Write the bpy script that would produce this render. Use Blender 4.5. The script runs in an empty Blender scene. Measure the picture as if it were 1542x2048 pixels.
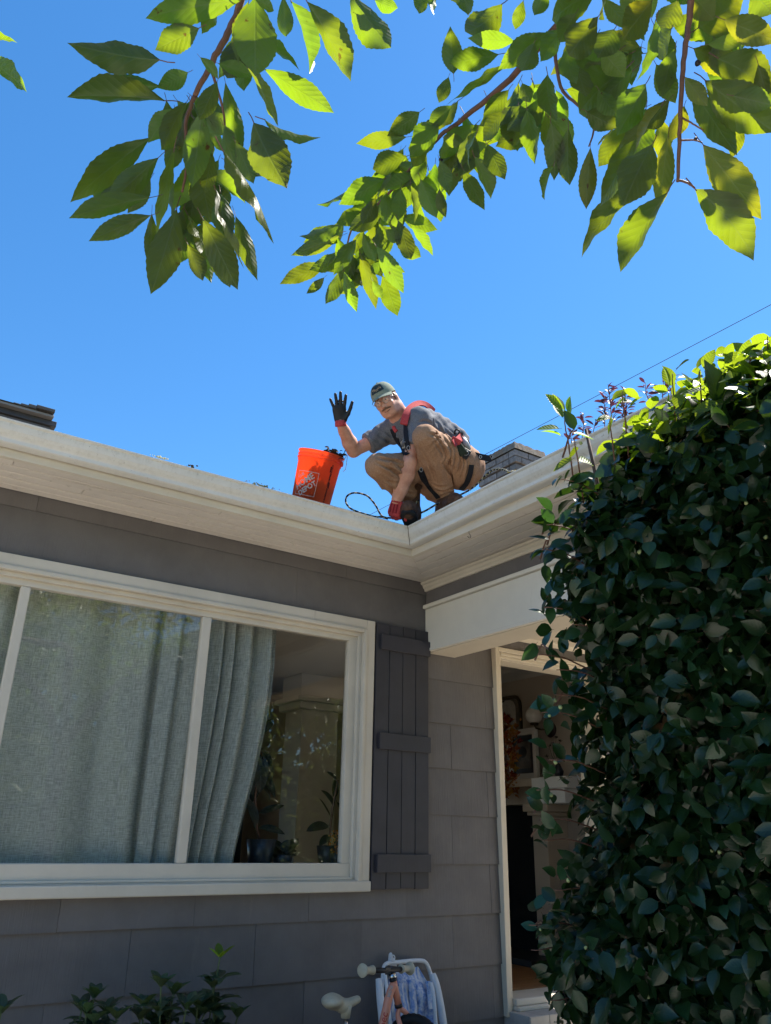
import bpy, bmesh, math, random
import numpy as np
from mathutils import Vector, Matrix, noise as mnoise
from mathutils.bvhtree import BVHTree

# ------------------------------------------------------------------ camera, world, sun, exposure
SC = bpy.context.scene
COL = SC.collection
FPX, PITCH, ROLL, YAW = 1582.0, 0.38836, 0.0204, 0.5893      # focal length in photo pixels, angles in radians
CAM = Vector((0.0, -4.2, 1.25))
def _axes():
    cy, sy = math.cos(YAW), math.sin(YAW)
    f0 = Vector((sy, cy, 0)); r0 = Vector((cy, -sy, 0)); up = Vector((0, 0, 1))
    f = f0*math.cos(PITCH) + up*math.sin(PITCH)
    u1 = up*math.cos(PITCH) - f0*math.sin(PITCH)
    r = r0*math.cos(ROLL) + u1*math.sin(ROLL)
    u = u1*math.cos(ROLL) - r0*math.sin(ROLL)
    return r, u, f
CR, CU, CF = _axes()
cam_d = bpy.data.cameras.new('camera'); cam = bpy.data.objects.new('camera', cam_d); COL.objects.link(cam)
m = Matrix.Identity(4)
for i in range(3):
    m[i][0], m[i][1], m[i][2], m[i][3] = CR[i], CU[i], -CF[i], CAM[i]
cam.matrix_world = m
cam_d.sensor_fit = 'VERTICAL'; cam_d.sensor_height = 24.0; cam_d.lens = FPX/2048*24.0
cam_d.clip_start = 0.05; cam_d.clip_end = 3000
SC.camera = cam

SUN_AZ, SUN_EL = math.radians(92), math.radians(60)          # azimuth from +Y towards +X
SUNDIR = Vector((math.sin(SUN_AZ)*math.cos(SUN_EL), math.cos(SUN_AZ)*math.cos(SUN_EL), math.sin(SUN_EL)))
world = bpy.data.worlds.new('World'); SC.world = world; world.use_nodes = True
wn = world.node_tree; wn.nodes.clear()
sky = wn.nodes.new('ShaderNodeTexSky'); sky.sky_type = 'NISHITA'; sky.sun_disc = False
sky.sun_elevation = SUN_EL; sky.sun_rotation = SUN_AZ
sky.air_density = 1.0; sky.dust_density = 0.1; sky.ozone_density = 5.0
bg = wn.nodes.new('ShaderNodeBackground'); bg.inputs['Strength'].default_value = 0.101
wo = wn.nodes.new('ShaderNodeOutputWorld')
hs = wn.nodes.new('ShaderNodeHueSaturation'); hs.inputs['Saturation'].default_value = 1.22; hs.inputs['Hue'].default_value = .497
wn.links.new(sky.outputs[0], hs.inputs['Color']); wn.links.new(hs.outputs[0], bg.inputs[0]); wn.links.new(bg.outputs[0], wo.inputs[0])
sl = bpy.data.lights.new('sun', 'SUN'); sl.energy = 5.0; sl.angle = math.radians(0.53); sl.color = (1.0, 0.94, 0.84)
so = bpy.data.objects.new('sun', sl); COL.objects.link(so)
so.rotation_euler = (-SUNDIR).to_track_quat('-Z', 'Y').to_euler(); so.location = (6, 4, 12)
SC.view_settings.view_transform = 'Standard'; SC.view_settings.look = 'None'
SC.view_settings.exposure = 1.25; SC.view_settings.gamma = 1.0; SC.view_settings.use_curve_mapping = False
SC.cycles.max_bounces = 10; SC.cycles.diffuse_bounces = 5; SC.cycles.glossy_bounces = 4
SC.cycles.transmission_bounces = 8; SC.cycles.transparent_max_bounces = 16
SC.cycles.use_denoising = True; SC.cycles.sample_clamp_indirect = 5.0

# ------------------------------------------------------------------ helpers
def P(u, v, d):
    """world point seen at photo pixel (u, v) at depth d metres along the view axis"""
    return CAM + CR*((u-771)/FPX*d) - CU*((v-1024)/FPX*d) + CF*d
def pix(p):
    q = Vector(p)-CAM; z = q.dot(CF)
    return 771+FPX*q.dot(CR)/z, 1024-FPX*q.dot(CU)/z, z
def on_plane(u, v, ax, val):
    d = P(u, v, 1)-CAM
    return CAM + d*((val-CAM[ax])/d[ax])

def tag(o, label=None, cat=None, group=None, kind=None):
    if label: o['label'] = label
    if cat: o['category'] = cat
    if group: o['group'] = group
    if kind: o['kind'] = kind
    return o
def link(o, parent=None):
    COL.objects.link(o)
    if parent is not None:
        o.parent = parent
        o.matrix_parent_inverse = WM(parent).inverted()
    return o
def WM(o):
    mm = o.matrix_basis.copy()
    while o.parent is not None:
        mm = o.parent.matrix_basis @ o.matrix_parent_inverse @ mm; o = o.parent
    return mm
def thing(name, label, cat, loc=(0, 0, 0), group=None, parent=None):
    o = bpy.data.objects.new(name, None); o.location = loc; o.empty_display_size = 0.1
    link(o, parent); return tag(o, label, cat, group)

class MB:
    """collects verts / faces / uvs in world space"""
    def __init__(s): s.v = []; s.f = []; s.uv = []; s.mi = []
    def add(s, vs, fs, uvs=None, mi=0):
        k = len(s.v); s.v += [tuple(x) for x in vs]
        s.f += [tuple(i+k for i in f) for f in fs]; s.mi += [mi]*len(fs)
        s.uv += list(uvs) if uvs is not None else [(0, 0)]*len(vs)
        return s
    def box(s, x0, x1, y0, y1, z0, z1, mi=0):
        v = [(x, y, z) for x in (x0, x1) for y in (y0, y1) for z in (z0, z1)]
        return s.add(v, [(0, 1, 3, 2), (4, 6, 7, 5), (0, 4, 5, 1), (2, 3, 7, 6), (0, 2, 6, 4), (1, 5, 7, 3)], mi=mi)
    def obox(s, c, ax, hs, mi=0):
        c = Vector(c); a = [Vector(x).normalized()*h for x, h in zip(ax, hs)]
        v = [c+a[0]*i+a[1]*j+a[2]*k for i in (-1, 1) for j in (-1, 1) for k in (-1, 1)]
        return s.add(v, [(0, 1, 3, 2), (4, 6, 7, 5), (0, 4, 5, 1), (2, 3, 7, 6), (0, 2, 6, 4), (1, 5, 7, 3)], mi=mi)
    def prism(s, poly, d):
        """closed polygon (3D points) extruded by vector d"""
        n = len(poly); poly = [Vector(p) for p in poly]; d = Vector(d)
        return s.add(poly+[p+d for p in poly], [tuple(range(n))[::-1], tuple(range(n, 2*n))]+[(i, (i+1) % n, n+(i+1) % n, n+i) for i in range(n)])
    def tube(s, path, r, n=8, cap=True, mi=0):
        path = [Vector(p) for p in path]; N = len(path)
        rr = r if isinstance(r, (list, tuple)) else [r]*N
        t0 = (path[1]-path[0]).normalized(); ref = Vector((0, 0, 1)) if abs(t0.z) < .9 else Vector((1, 0, 0))
        a = t0.cross(ref).normalized(); vs = []; uvs = []; L = 0
        for i, p in enumerate(path):
            t = (path[min(i+1, N-1)]-path[max(i-1, 0)])
            if t.length < 1e-9: t = t0
            t.normalize(); a = (a-t*a.dot(t)).normalized(); b = t.cross(a)
            if i: L += (p-path[i-1]).length
            for k in range(n):
                an = 2*math.pi*k/n
                vs.append(p+(a*math.cos(an)+b*math.sin(an))*rr[i]); uvs.append((k/n, L))
        fs = [(i*n+k, i*n+(k+1) % n, (i+1)*n+(k+1) % n, (i+1)*n+k) for i in range(N-1) for k in range(n)]
        if cap: fs += [tuple(range(n))[::-1], tuple((N-1)*n+k for k in range(n))]
        return s.add(vs, fs, uvs, mi)
    def lathe(s, prof, c=(0, 0, 0), n=24, ax=None, mi=0):
        """prof: (r, h) along axis"""
        az = Vector(ax).normalized() if ax is not None else Vector((0, 0, 1))
        ref = Vector((0, 1, 0)) if abs(az.y) < .9 else Vector((1, 0, 0))
        a = ref.cross(az).normalized(); b = az.cross(a); c = Vector(c)
        vs = [c+az*h+(a*math.cos(2*math.pi*k/n)+b*math.sin(2*math.pi*k/n))*max(r, 1e-5) for r, h in prof for k in range(n)]
        fs = [(i*n+k, i*n+(k+1) % n, (i+1)*n+(k+1) % n, (i+1)*n+k) for i in range(len(prof)-1) for k in range(n)]
        uvs = [(k/n, i/len(prof)) for i in range(len(prof)) for k in range(n)]
        return s.add(vs, fs, uvs, mi)
    def ell(s, c, ax, n=12, mi=0):
        """ellipsoid, ax = three half-axis vectors"""
        c = Vector(c); ax = [Vector(a) for a in ax]; vs = []; m_ = n//2
        for i in range(m_+1):
            t = math.pi*i/m_
            for k in range(n):
                p = 2*math.pi*k/n
                vs.append(c+ax[0]*(math.sin(t)*math.cos(p))+ax[1]*(math.sin(t)*math.sin(p))+ax[2]*math.cos(t))
        fs = [(i*n+k, (i+1)*n+k, (i+1)*n+(k+1) % n, i*n+(k+1) % n) for i in range(m_) for k in range(n)]
        return s.add(vs, fs, mi=mi)
    def mesh(s, name, mats, smooth=False, loc=None):
        me = bpy.data.meshes.new(name); v = s.v
        if loc is not None: L = Vector(loc); v = [tuple(Vector(p)-L) for p in v]
        me.from_pydata(v, [], s.f); me.update()
        for mt in (mats if isinstance(mats, (list, tuple)) else [mats]): me.materials.append(mt)
        if any(s.mi): me.polygons.foreach_set('material_index', s.mi)
        if any(u != (0, 0) for u in s.uv):
            ul = me.uv_layers.new(name='UVMap'); li = np.zeros(len(me.loops), dtype=np.int32)
            me.loops.foreach_get('vertex_index', li); ul.data.foreach_set('uv', np.array(s.uv, dtype=np.float32)[li].ravel())
        if smooth: me.polygons.foreach_set('use_smooth', [True]*len(me.polygons))
        return me
    def obj(s, name, mats, parent=None, smooth=False, bev=0, fix=True):
        """object with its origin at the centre of its bounds, linked, parented"""
        a = np.array(s.v); c = Vector((a.min(0)+a.max(0))/2)
        me = s.mesh(name, mats, smooth, c)
        if fix:
            b = bmesh.new(); b.from_mesh(me); bmesh.ops.recalc_face_normals(b, faces=b.faces); b.to_mesh(me); b.free()
        o = bpy.data.objects.new(name, me); o.location = c; link(o, parent)
        if bev:
            mo = o.modifiers.new('bevel', 'BEVEL'); mo.width = bev; mo.segments = 2; mo.limit_method = 'ANGLE'; mo.angle_limit = .6
            mo.harden_normals = False
        return o
def box(name, x0, x1, y0, y1, z0, z1, mat, parent=None, bev=0.002):
    return MB().box(x0, x1, y0, y1, z0, z1).obj(name, mat, parent, bev=bev, fix=False)

# ------------------------------------------------------------------ materials
class NT:
    def __init__(s, name):
        s.m = bpy.data.materials.new(name); s.m.use_nodes = True; s.t = s.m.node_tree
        s.t.nodes.clear(); s.out = s.n('ShaderNodeOutputMaterial')
    def n(s, t, **kw):
        nd = s.t.nodes.new(t)
        for k, v in kw.items():
            if k.startswith('i_'): nd.inputs[k[2:].replace('_', ' ')].default_value = v
            elif k.startswith('x'): nd.inputs[int(k[1:])].default_value = v
            else: setattr(nd, k, v)
        return nd
    def l(s, a, b): s.t.links.new(a, b)
    def pos(s, scale=(1, 1, 1), obj=False):
        if obj: src = s.n('ShaderNodeTexCoord').outputs['Object']
        else: src = s.n('ShaderNodeNewGeometry').outputs['Position']
        mp = s.n('ShaderNodeMapping'); mp.inputs['Scale'].default_value = scale; s.l(src, mp.inputs[0]); return mp.outputs[0]
    def noise(s, vec, scale=5, detail=4, rough=.6):
        nd = s.n('ShaderNodeTexNoise'); nd.inputs['Scale'].default_value = scale; nd.inputs['Detail'].default_value = detail
        nd.inputs['Roughness'].default_value = rough; s.l(vec, nd.inputs['Vector']); return nd.outputs['Fac']
    def ramp(s, fac, stops):
        r = s.n('ShaderNodeValToRGB'); e = r.color_ramp.elements
        while len(e) < len(stops): e.new(.5)
        for k, (p_, c) in enumerate(stops): e[k].position = p_; e[k].color = (*c, 1) if len(c) == 3 else c
        s.l(fac, r.inputs[0]); return r.outputs[0]
    def mix(s, fac, a, b, mode='MIX'):
        x = s.n('ShaderNodeMix', data_type='RGBA', blend_type=mode)
        for sock, val in ((x.inputs[0], fac), (x.inputs[6], a), (x.inputs[7], b)):
            if isinstance(val, (int, float)): sock.default_value = val
            elif isinstance(val, tuple): sock.default_value = (*val, 1) if len(val) == 3 else val
            else: s.l(val, sock)
        return x.outputs[2]
    def math(s, op, a, b=0.0, c=None):
        x = s.n('ShaderNodeMath', operation=op)
        for k, val in enumerate((a, b, c)):
            if val is None: continue
            if isinstance(val, (int, float)): x.inputs[k].default_value = val
            else: s.l(val, x.inputs[k])
        return x.outputs[0]
    def bump(s, h, strength=.3, dist=.01):
        b = s.n('ShaderNodeBump'); b.inputs['Strength'].default_value = strength; b.inputs['Distance'].default_value = dist
        s.l(h, b.inputs['Height']); return b.outputs[0]
    def pbsdf(s, col, rough=.6, spec=.4, bump=None, metal=0, **kw):
        b = s.n('ShaderNodeBsdfPrincipled')
        for sock, val in ((b.inputs['Base Color'], col), (b.inputs['Roughness'], rough)):
            if isinstance(val, (int, float)): sock.default_value = val
            elif isinstance(val, tuple): sock.default_value = (*val, 1)
            else: s.l(val, sock)
        b.inputs['Specular IOR Level'].default_value = spec; b.inputs['Metallic'].default_value = metal
        for k, v in kw.items(): b.inputs[k.replace('_', ' ')].default_value = v
        if bump is not None: s.l(bump, b.inputs['Normal'])
        return b.outputs[0]
    def done(s, sh): s.l(sh, s.out.inputs['Surface']); return s.m
def hsv_var(t, col, amount):
    """per-object lightness variation"""
    r = t.n('ShaderNodeObjectInfo').outputs['Random']
    k = t.math('MULTIPLY_ADD', r, amount*2, 1-amount)
    hv = t.n('ShaderNodeHueSaturation'); t.l(k, hv.inputs['Value'])
    if isinstance(col, tuple): hv.inputs['Color'].default_value = (*col, 1)
    else: t.l(col, hv.inputs['Color'])
    return hv.outputs[0]
def paint(name, col, dark=.72, rough=.55, scale=3.0, grain=(1, 1, 1), bump=.15, bscale=40, piece=.0, stain=None, stain_lo=.55, spec=.4):
    t = NT(name); v = t.pos(grain)
    n1 = t.noise(t.pos(), scale, 6, .65)
    c = t.ramp(n1, [(.3, tuple(x*dark for x in col)), (.62, col)])
    if stain: 
        n3 = t.noise(t.pos((3, 3, .6)), 4.5, 8, .7)
        c = t.mix(t.ramp(n3, [(stain_lo, (0, 0, 0)), (stain_lo+.16, (1, 1, 1))]), c, stain)
    if piece: c = hsv_var(t, c, piece)
    n2 = t.noise(v, bscale, 3, .6)
    return t.done(t.pbsdf(c, rough, spec, t.bump(n2, bump, .004)))
def plain(name, col, rough=.5, spec=.4, metal=0, var=.8, scale=20, **kw):
    t = NT(name); n1 = t.noise(t.pos(obj=True), scale, 3)
    c = t.ramp(n1, [(.35, tuple(x*var for x in col)), (.65, col)])
    return t.done(t.pbsdf(c, rough, spec, t.bump(n1, .1, .003), metal, **kw))

M = {}
M['siding'] = paint('siding_paint', (.165, .152, .152), .78, .62, 3.2, (1, 1, .03), .55, 130, .09, (.205, .178, .168), .6)
M['shutter'] = paint('shutter_paint', (.046, .044, .055), .75, .5, 6, (1, 1, .06), .2, 70, .06)
M['trim'] = paint('trim_paint', (.66, .60, .51), .86, .5, 2.5, (1, 1, 1), .1, 30, .03, (.47, .42, .35), .62)
M['trim_warm'] = paint('warm_trim_paint', (.70, .62, .50), .9, .5, 2.5, (1, 1, 1), .1, 30, .03)
M['beam'] = paint('beam_paint', (.76, .71, .62), .9, .5, 2.0, (1, .2, 1), .12, 22, 0, (.62, .57, .49), .62)
M['soffit'] = paint('soffit_paint', (.72, .655, .585), .88, .55, 2.0, (1, 1, 1), .12, 25, .05, (.45, .39, .34), .6)
M['dark_gap'] = plain('shadow_gap', (.02, .018, .016), .9)
# gutter: grey-white enamel with dark grime streaking down from the lip and along the bend
def gutter_mat():
    t = NT('gutter_enamel'); n1 = t.noise(t.pos(), 2.0, 6, .65)
    c = t.ramp(n1, [(.3, (.64, .63, .60)), (.65, (.74, .73, .70))])
    n2 = t.noise(t.pos((14, 14, 1.5)), 3.0, 8, .75)
    z = t.n('ShaderNodeSeparateXYZ'); t.l(t.n('ShaderNodeNewGeometry').outputs['Position'], z.inputs[0])
    band = t.ramp(t.math('MULTIPLY_ADD', z.outputs[2], 10.0, -29.2), [(.0, (.0,)*3), (.28, (.55,)*3), (.5, (.25,)*3), (.72, (.75,)*3), (.9, (.1,)*3)])
    f = t.math('MULTIPLY', t.ramp(n2, [(.48, (0, 0, 0)), (.72, (1, 1, 1))]), band)
    n3 = t.noise(t.pos(), 120, 3, .6)
    f = t.math('MULTIPLY', f, t.math('MULTIPLY_ADD', n3, .55, .25))
    c = t.mix(f, c, (.24, .205, .16))
    spk = t.ramp(t.noise(t.pos(), 75, 2, .5), [(.70, (0, 0, 0)), (.75, (1, 1, 1))])
    c = t.mix(t.math('MULTIPLY', spk, .5), c, (.16, .13, .1))
    return t.done(t.pbsdf(c, .42, .5, t.bump(n3, .06, .003)))
M['gutter'] = gutter_mat()
def roof_mat():
    t = NT('asphalt_shingle'); n1 = t.noise(t.pos(), 180, 3, .7); n2 = t.noise(t.pos(), 3, 4)
    c = t.ramp(n1, [(.35, (.05, .045, .042)), (.7, (.17, .155, .14))])
    c = t.mix(t.ramp(n2, [(.55, (0, 0, 0)), (.75, (1, 1, 1))]), c, (.10, .11, .05))
    return t.done(t.pbsdf(c, .9, .2, t.bump(n1, .6, .004)))
M['roof'] = roof_mat()
def wood_mat(name, a, b, rough=.45, ax=(1, 12, 12), scale=6):
    t = NT(name); n1 = t.noise(t.pos(ax), scale, 5, .6)
    c = hsv_var(t, t.ramp(n1, [(.3, a), (.7, b)]), .12)
    return t.done(t.pbsdf(c, rough, .4, t.bump(n1, .1, .002)))
M['floor_wood'] = wood_mat('oak_floor', (.16, .075, .03), (.30, .16, .07))
def brick_mat(name, a, b, dirt):
    t = NT(name); n1 = t.noise(t.pos(), 30, 6, .7); n2 = t.noise(t.pos(), 5, 4, .6)
    c = hsv_var(t, t.ramp(n1, [(.3, a), (.7, b)]), .2)
    c = t.mix(t.ramp(n2, [(.5, (0, 0, 0)), (.7, (1, 1, 1))]), c, dirt)
    return t.done(t.pbsdf(c, .9, .2, t.bump(n1, .6, .008)))
M['brick'] = brick_mat('weathered_brick', (.15, .13, .125), (.30, .27, .26), (.20, .185, .175))
M['mortar'] = brick_mat('old_mortar', (.10, .09, .085), (.19, .175, .16), (.08, .075, .07))
M['crown_mortar'] = brick_mat('chimney_cap_mortar', (.16, .14, .12), (.28, .235, .19), (.21, .13, .08))
def glass_mat():
    t = NT('window_glass'); tr = t.n('ShaderNodeBsdfTransparent'); tr.inputs[0].default_value = (.985, .99, .985, 1)
    gl = t.n('ShaderNodeBsdfGlossy'); gl.inputs['Roughness'].default_value = 0.0
    fr = t.n('ShaderNodeFresnel'); fr.inputs['IOR'].default_value = 1.52
    wob = t.noise(t.pos(), 2.2, 2, .5); bp = t.bump(wob, .08, .02); t.l(bp, gl.inputs['Normal'])
    mx = t.n('ShaderNodeMixShader'); bf = t.math('SUBTRACT', 1.0, t.n('ShaderNodeNewGeometry').outputs['Backfacing']); t.l(t.math('MULTIPLY', t.math('MULTIPLY', fr.outputs[0], 2.0), bf), mx.inputs[0]); t.l(tr.outputs[0], mx.inputs[1]); t.l(gl.outputs[0], mx.inputs[2])
    return t.done(mx.outputs[0])
M['glass'] = glass_mat()
def leaf_mat(name, top, trans, tmix=.5, rough=.4, spec=.5, var=.25, vein=8.0, hue=.03, light=None, bumpk=.3, spots=False):
    """UV: u across -1..1 stored as 0..1, v along 0..1.  top = reflected colour, trans = transmitted colour"""
    t = NT(name)
    uv = t.n('ShaderNodeUVMap'); sp = t.n('ShaderNodeSeparateXYZ'); t.l(uv.outputs[0], sp.inputs[0])
    ac = t.math('ABSOLUTE', t.math('SUBTRACT', sp.outputs[0], .5))
    ph = t.math('SUBTRACT', t.math('MULTIPLY', sp.outputs[1], vein), t.math('MULTIPLY', ac, vein*.55))
    w = t.math('ABSOLUTE', t.math('SUBTRACT', t.math('FRACT', ph), .5))
    veins = t.ramp(w, [(.0, (1, 1, 1)), (.10, (0, 0, 0))])
    midr = t.ramp(ac, [(.0, (1, 1, 1)), (.035, (0, 0, 0))])
    vm = t.math('MAXIMUM', t.math('MULTIPLY', veins, .5), midr)
    oi = t.n('ShaderNodeObjectInfo').outputs['Random']
    n1 = t.noise(t.pos(), 9, 4, .6)
    rnd = t.math('ADD', oi, t.math('MULTIPLY_ADD', n1, .8, -.4))
    def hv(c):
        h = t.n('ShaderNodeHueSaturation'); h.inputs['Color'].default_value = (*c, 1)
        t.l(t.math('MULTIPLY_ADD', rnd, var*2, 1-var), h.inputs['Value']); t.l(t.math('MULTIPLY_ADD', rnd, hue*2, .5-hue), h.inputs['Hue'])
        return h.outputs[0]
    ct = t.mix(t.math('MULTIPLY', vm, .55), hv(top), light or tuple(min(1, x*2.0+.03) for x in top))
    cx = t.mix(t.math('MULTIPLY', vm, .2), hv(trans), tuple(x*.45 for x in trans))
    if spots:                                            # brown blemishes, each leaf its own
        tc = t.n('ShaderNodeTexCoord').outputs['Object']; va = t.n('ShaderNodeVectorMath', operation='ADD'); t.l(tc, va.inputs[0])
        cb = t.n('ShaderNodeCombineXYZ'); t.l(t.math('MULTIPLY', oi, 37), cb.inputs[0]); t.l(t.math('MULTIPLY', oi, 11), cb.inputs[1]); t.l(cb.outputs[0], va.inputs[1])
        sp1 = t.ramp(t.noise(va.outputs[0], 4.5, 5, .65), [(.66, (0, 0, 0)), (.72, (1, 1, 1))])
        ct = t.mix(sp1, ct, (.09, .045, .02)); cx = t.mix(sp1, cx, (.16, .07, .01))
    b = t.bump(t.math('SUBTRACT', t.math('MULTIPLY', w, 1.2), vm), bumpk, .004)
    pb = t.pbsdf(ct, rough, spec, b)
    tl = t.n('ShaderNodeBsdfTranslucent'); t.l(cx, tl.inputs[0]); t.l(b, tl.inputs['Normal'])
    mx = t.n('ShaderNodeMixShader'); mx.inputs[0].default_value = tmix; t.l(pb, mx.inputs[1]); t.l(tl.outputs[0], mx.inputs[2])
    return t.done(mx.outputs[0])
M['cherry_leaf'] = leaf_mat('cherry_leaf', (.046, .058, .038), (.36, .50, .008), .42, .42, .35, .25, 9, .02, bumpk=.16, spots=True)
M['cherry_yellow'] = leaf_mat('cherry_leaf_yellow', (.055, .066, .038), (.54, .58, .008), .43, .42, .35, .2, 9, .02, bumpk=.16, spots=True)  # yellower tone for some leaves on the right
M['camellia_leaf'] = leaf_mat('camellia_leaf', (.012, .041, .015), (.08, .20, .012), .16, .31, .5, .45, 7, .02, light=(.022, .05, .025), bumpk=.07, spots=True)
M['camellia_new'] = leaf_mat('camellia_young_sunlit_leaf', (.07, .13, .02), (.42, .62, .02), .5, .42, .35, .2, 7, .02)  # young leaf green, also the sunlit tone painted on the camellia's top
M['small_leaf'] = leaf_mat('shrub_leaf', (.045, .075, .04), (.12, .20, .03), .25, .45, .4, .3, 8, .03)
M['purple_leaf'] = leaf_mat('purple_leaf', (.045, .016, .028), (.16, .03, .06), .3, .4, .4, .3, 8, .02)
M['tree_leaf'] = leaf_mat('willow_leaf', (.30, .34, .15), (.42, .52, .10), .4, .25, .6, .4, 6, .05)
M['bark'] = paint('cherry_bark', (.12, .075, .06), .5, .8, 14, (1, 1, 1), .6, 50)
M['twig'] = paint('reddish_twig', (.17, .085, .06), .6, .6, 30, (1, 1, 1), .4, 80)
M['stem'] = paint('green_stem', (.12, .16, .06), .7, .6, 30, (1, 1, 1), .2, 60)
# ------------------------------------------------------------------ ground
rnd = random.Random(7)
def ground():
    t = NT('lawn_ground'); n1 = t.noise(t.pos(), 1.2, 5); n2 = t.noise(t.pos(), 40, 4, .7)
    c = t.mix(n2, t.ramp(n1, [(.3, (.15, .14, .07)), (.7, (.26, .22, .13))]), (.30, .26, .17))
    g = t.done(t.pbsdf(c, .95, .1, t.bump(n2, .6, .03)))
    o = MB().add([(-400, -400, -.004), (400, -400, -.004), (400, 400, -.004), (-400, 400, -.004)], [(0, 1, 2, 3)]).obj('ground', g, fix=False)
    tag(o, kind='structure')
    pav = paint('concrete_path', (.56, .52, .46), .85, .85, 2.5, (1, 1, 1), .3, 60)
    tag(box('porch_floor', 3.3, 5.74, -3.6, -.21, -.1, .10, paint('porch_concrete', (.56, .50, .42), .85, .8, 2.5, (1, 1, 1), .3, 60), bev=.01), kind='structure')
    tag(box('path', -6, 2.9, -6.2, -1.1, -.1, .012, pav, bev=0), kind='structure')
    tag(box('bounce_slab', 5.75, 11, -9, 6, -.1, .008, paint('bounce_slab_concrete', (.56, .48, .38), .85, .85, 2.0, (1, 1, 1), .3, 60), bev=0), kind='structure')  # unseen pale slab added to bounce warm light towards the entry
    bed = paint('garden_soil', (.07, .05, .038), .6, .95, 12, (1, 1, 1), .8, 60)
    tag(box('garden_bed', -6, 3.4, -1.098, -.02, -.1, .06, bed, bev=0), kind='structure')
ground()

# ------------------------------------------------------------------ house
house = thing('house', 'grey single storey house with cream trim, long eaves and a covered entry', 'house', (0, 0, 0))
def part(name, parent=None): 
    o = bpy.data.objects.new(name, None); link(o, parent or house); return o
OV = .412            # overhang of the fascia
SZ = 2.867           # soffit height
XC = 3.15            # inner corner of the two walls

# solid wall behind the siding, with the window and door openings
WX0, WX1, WZ0, WZ1 = -.467, 2.728, .958, 2.525          # outside of the window casing
GX = [(-.305, .622), (.664, 1.592), (1.639, 2.566)]     # panes
GZ0, GZ1 = 1.105, 2.388
DX0, DX1, DZ0, DZ1 = 3.745, 4.80, .25, 2.508            # outside of the door casing
wb = MB()
def wbox(x0, x1, z0, z1): wb.box(x0, x1, .022, .16, z0, z1)
wbox(-3.2, WX0+.1, 0, 2.95); wbox(WX0+.1, WX1-.1, 0, WZ0+.04); wbox(WX0+.1, WX1-.1, WZ1-.09, 2.95)
wbox(WX1-.1, DX0+.04, 0, 2.95); wbox(DX0+.04, DX1-.04, 0, .26); wbox(DX0+.04, DX1-.04, DZ1-.05, 2.95); wbox(DX1-.04, 5.45, 0, 2.95)
wall = wb.obj('wall', M['siding'], house)
def subtract(r, h):
    x0, x1, z0, z1 = r; a0, a1, b0, b1 = h
    if a0 >= x1 or a1 <= x0 or b0 >= z1 or b1 <= z0: return [r]
    out = []
    if x0 < a0: out.append((x0, a0, z0, z1))
    if x1 > a1: out.append((a1, x1, z0, z1))
    m0, m1 = max(x0, a0), min(x1, a1)
    if z0 < b0: out.append((m0, m1, z0, b0))
    if z1 > b1: out.append((m0, m1, b1, z1))
    return out
holes = [(WX0+.02, WX1-.02, WZ0+.02, WZ1-.02), (DX0+.01, DX1-.01, 0, DZ1-.01), (XC+.01, XC+.25, 2.39, 3.0), (XC+.1, 9, 2.66, 3.0)]
EXPO = .2815
for k in range(-1, 10):
    z0 = .25+EXPO*k; z1 = min(z0+EXPO, SZ+.02); z0c = max(z0, .02)
    xs = 1.05 if k % 2 == 0 else 1.40; SW_ = .655 if k < 8 else 1.9
    x = xs-.655*7
    while x < 6.2:
        rects = [(x+.0009, x+SW_-.0009, z0c, z1)]
        for h in holes: rects = [q for r in rects for q in subtract(r, h)]
        for (a, b, c, d) in rects:
            if b-a < .012 or d-c < .012: continue
            b = min(b, 5.45)
            if b-a < .012: continue
            j = rnd.uniform(-.0015, .0015)
            def yy(z): return .012-.012*(1-(z-z0)/EXPO)+j
            dz = rnd.uniform(-.0012, .0012)
            v = [(a, yy(c), c+dz), (b, yy(c), c+dz), (b, yy(d), d+.004), (a, yy(d), d+.004)]
            MB().add(v+[(p[0], .024, p[2]) for p in v], [(0, 1, 2, 3), (5, 4, 7, 6), (0, 4, 5, 1), (2, 6, 7, 3), (1, 5, 6, 2), (0, 3, 7, 4)]).obj('siding_shingle', M['siding'], wall, fix=False)
        x += SW_

# ---- window
win = part('window')
def wpart(name, x0, x1, y0, y1, z0, z1, mat='trim', bev=.003): return box(name, x0, x1, y0, y1, z0, z1, M[mat], win, bev)
def casing(x0, x1, z0, z1, w, y0, y1, name, bev=.003, bottom=True):
    wpart(name, x0, x0+w, y0, y1, z0, z1, bev=bev); wpart(name, x1-w, x1, y0, y1, z0, z1, bev=bev)
    wpart(name, x0+w, x1-w, y0, y1, z1-w, z1, bev=bev)
    if bottom: wpart(name, x0+w, x1-w, y0, y1, z0, z0+w, bev=bev)
casing(WX0, WX1, WZ0+.05, WZ1, .062, -.030, .03, 'casing', .004, False)          # outer board
casing(WX0+.060, WX1-.060, WZ0+.05, WZ1-.060, .026, -.042, .03, 'casing_moulding', .006, False)
casing(WX0+.0855, WX1-.0855, WZ0+.05, WZ1-.0855, .024, -.012, .06, 'stop_moulding', .004, False)
sx0, sx1 = WX0+.109, WX1-.109
wpart('sash_stile', sx0, GX[0][0]+.004, .012, .058, GZ0-.004, GZ1+.03); wpart('sash_stile', GX[2][1]-.004, sx1, .012, .058, GZ0-.004, GZ1+.03)
wpart('top_rail', GX[0][0]+.004, GX[2][1]-.004, .012, .058, GZ1-.004, GZ1+.03)
wpart('bottom_rail', sx0, sx1, .008, .058, GZ0-.092, GZ0-.0045, bev=.005)
wpart('mullion', GX[0][1]-.003, GX[1][0]+.003, .014, .056, GZ0-.004, GZ1-.0045, bev=.006)
wpart('mullion', GX[1][1]-.003, GX[2][0]+.003, .014, .056, GZ0-.004, GZ1-.0045, bev=.006)
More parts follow.
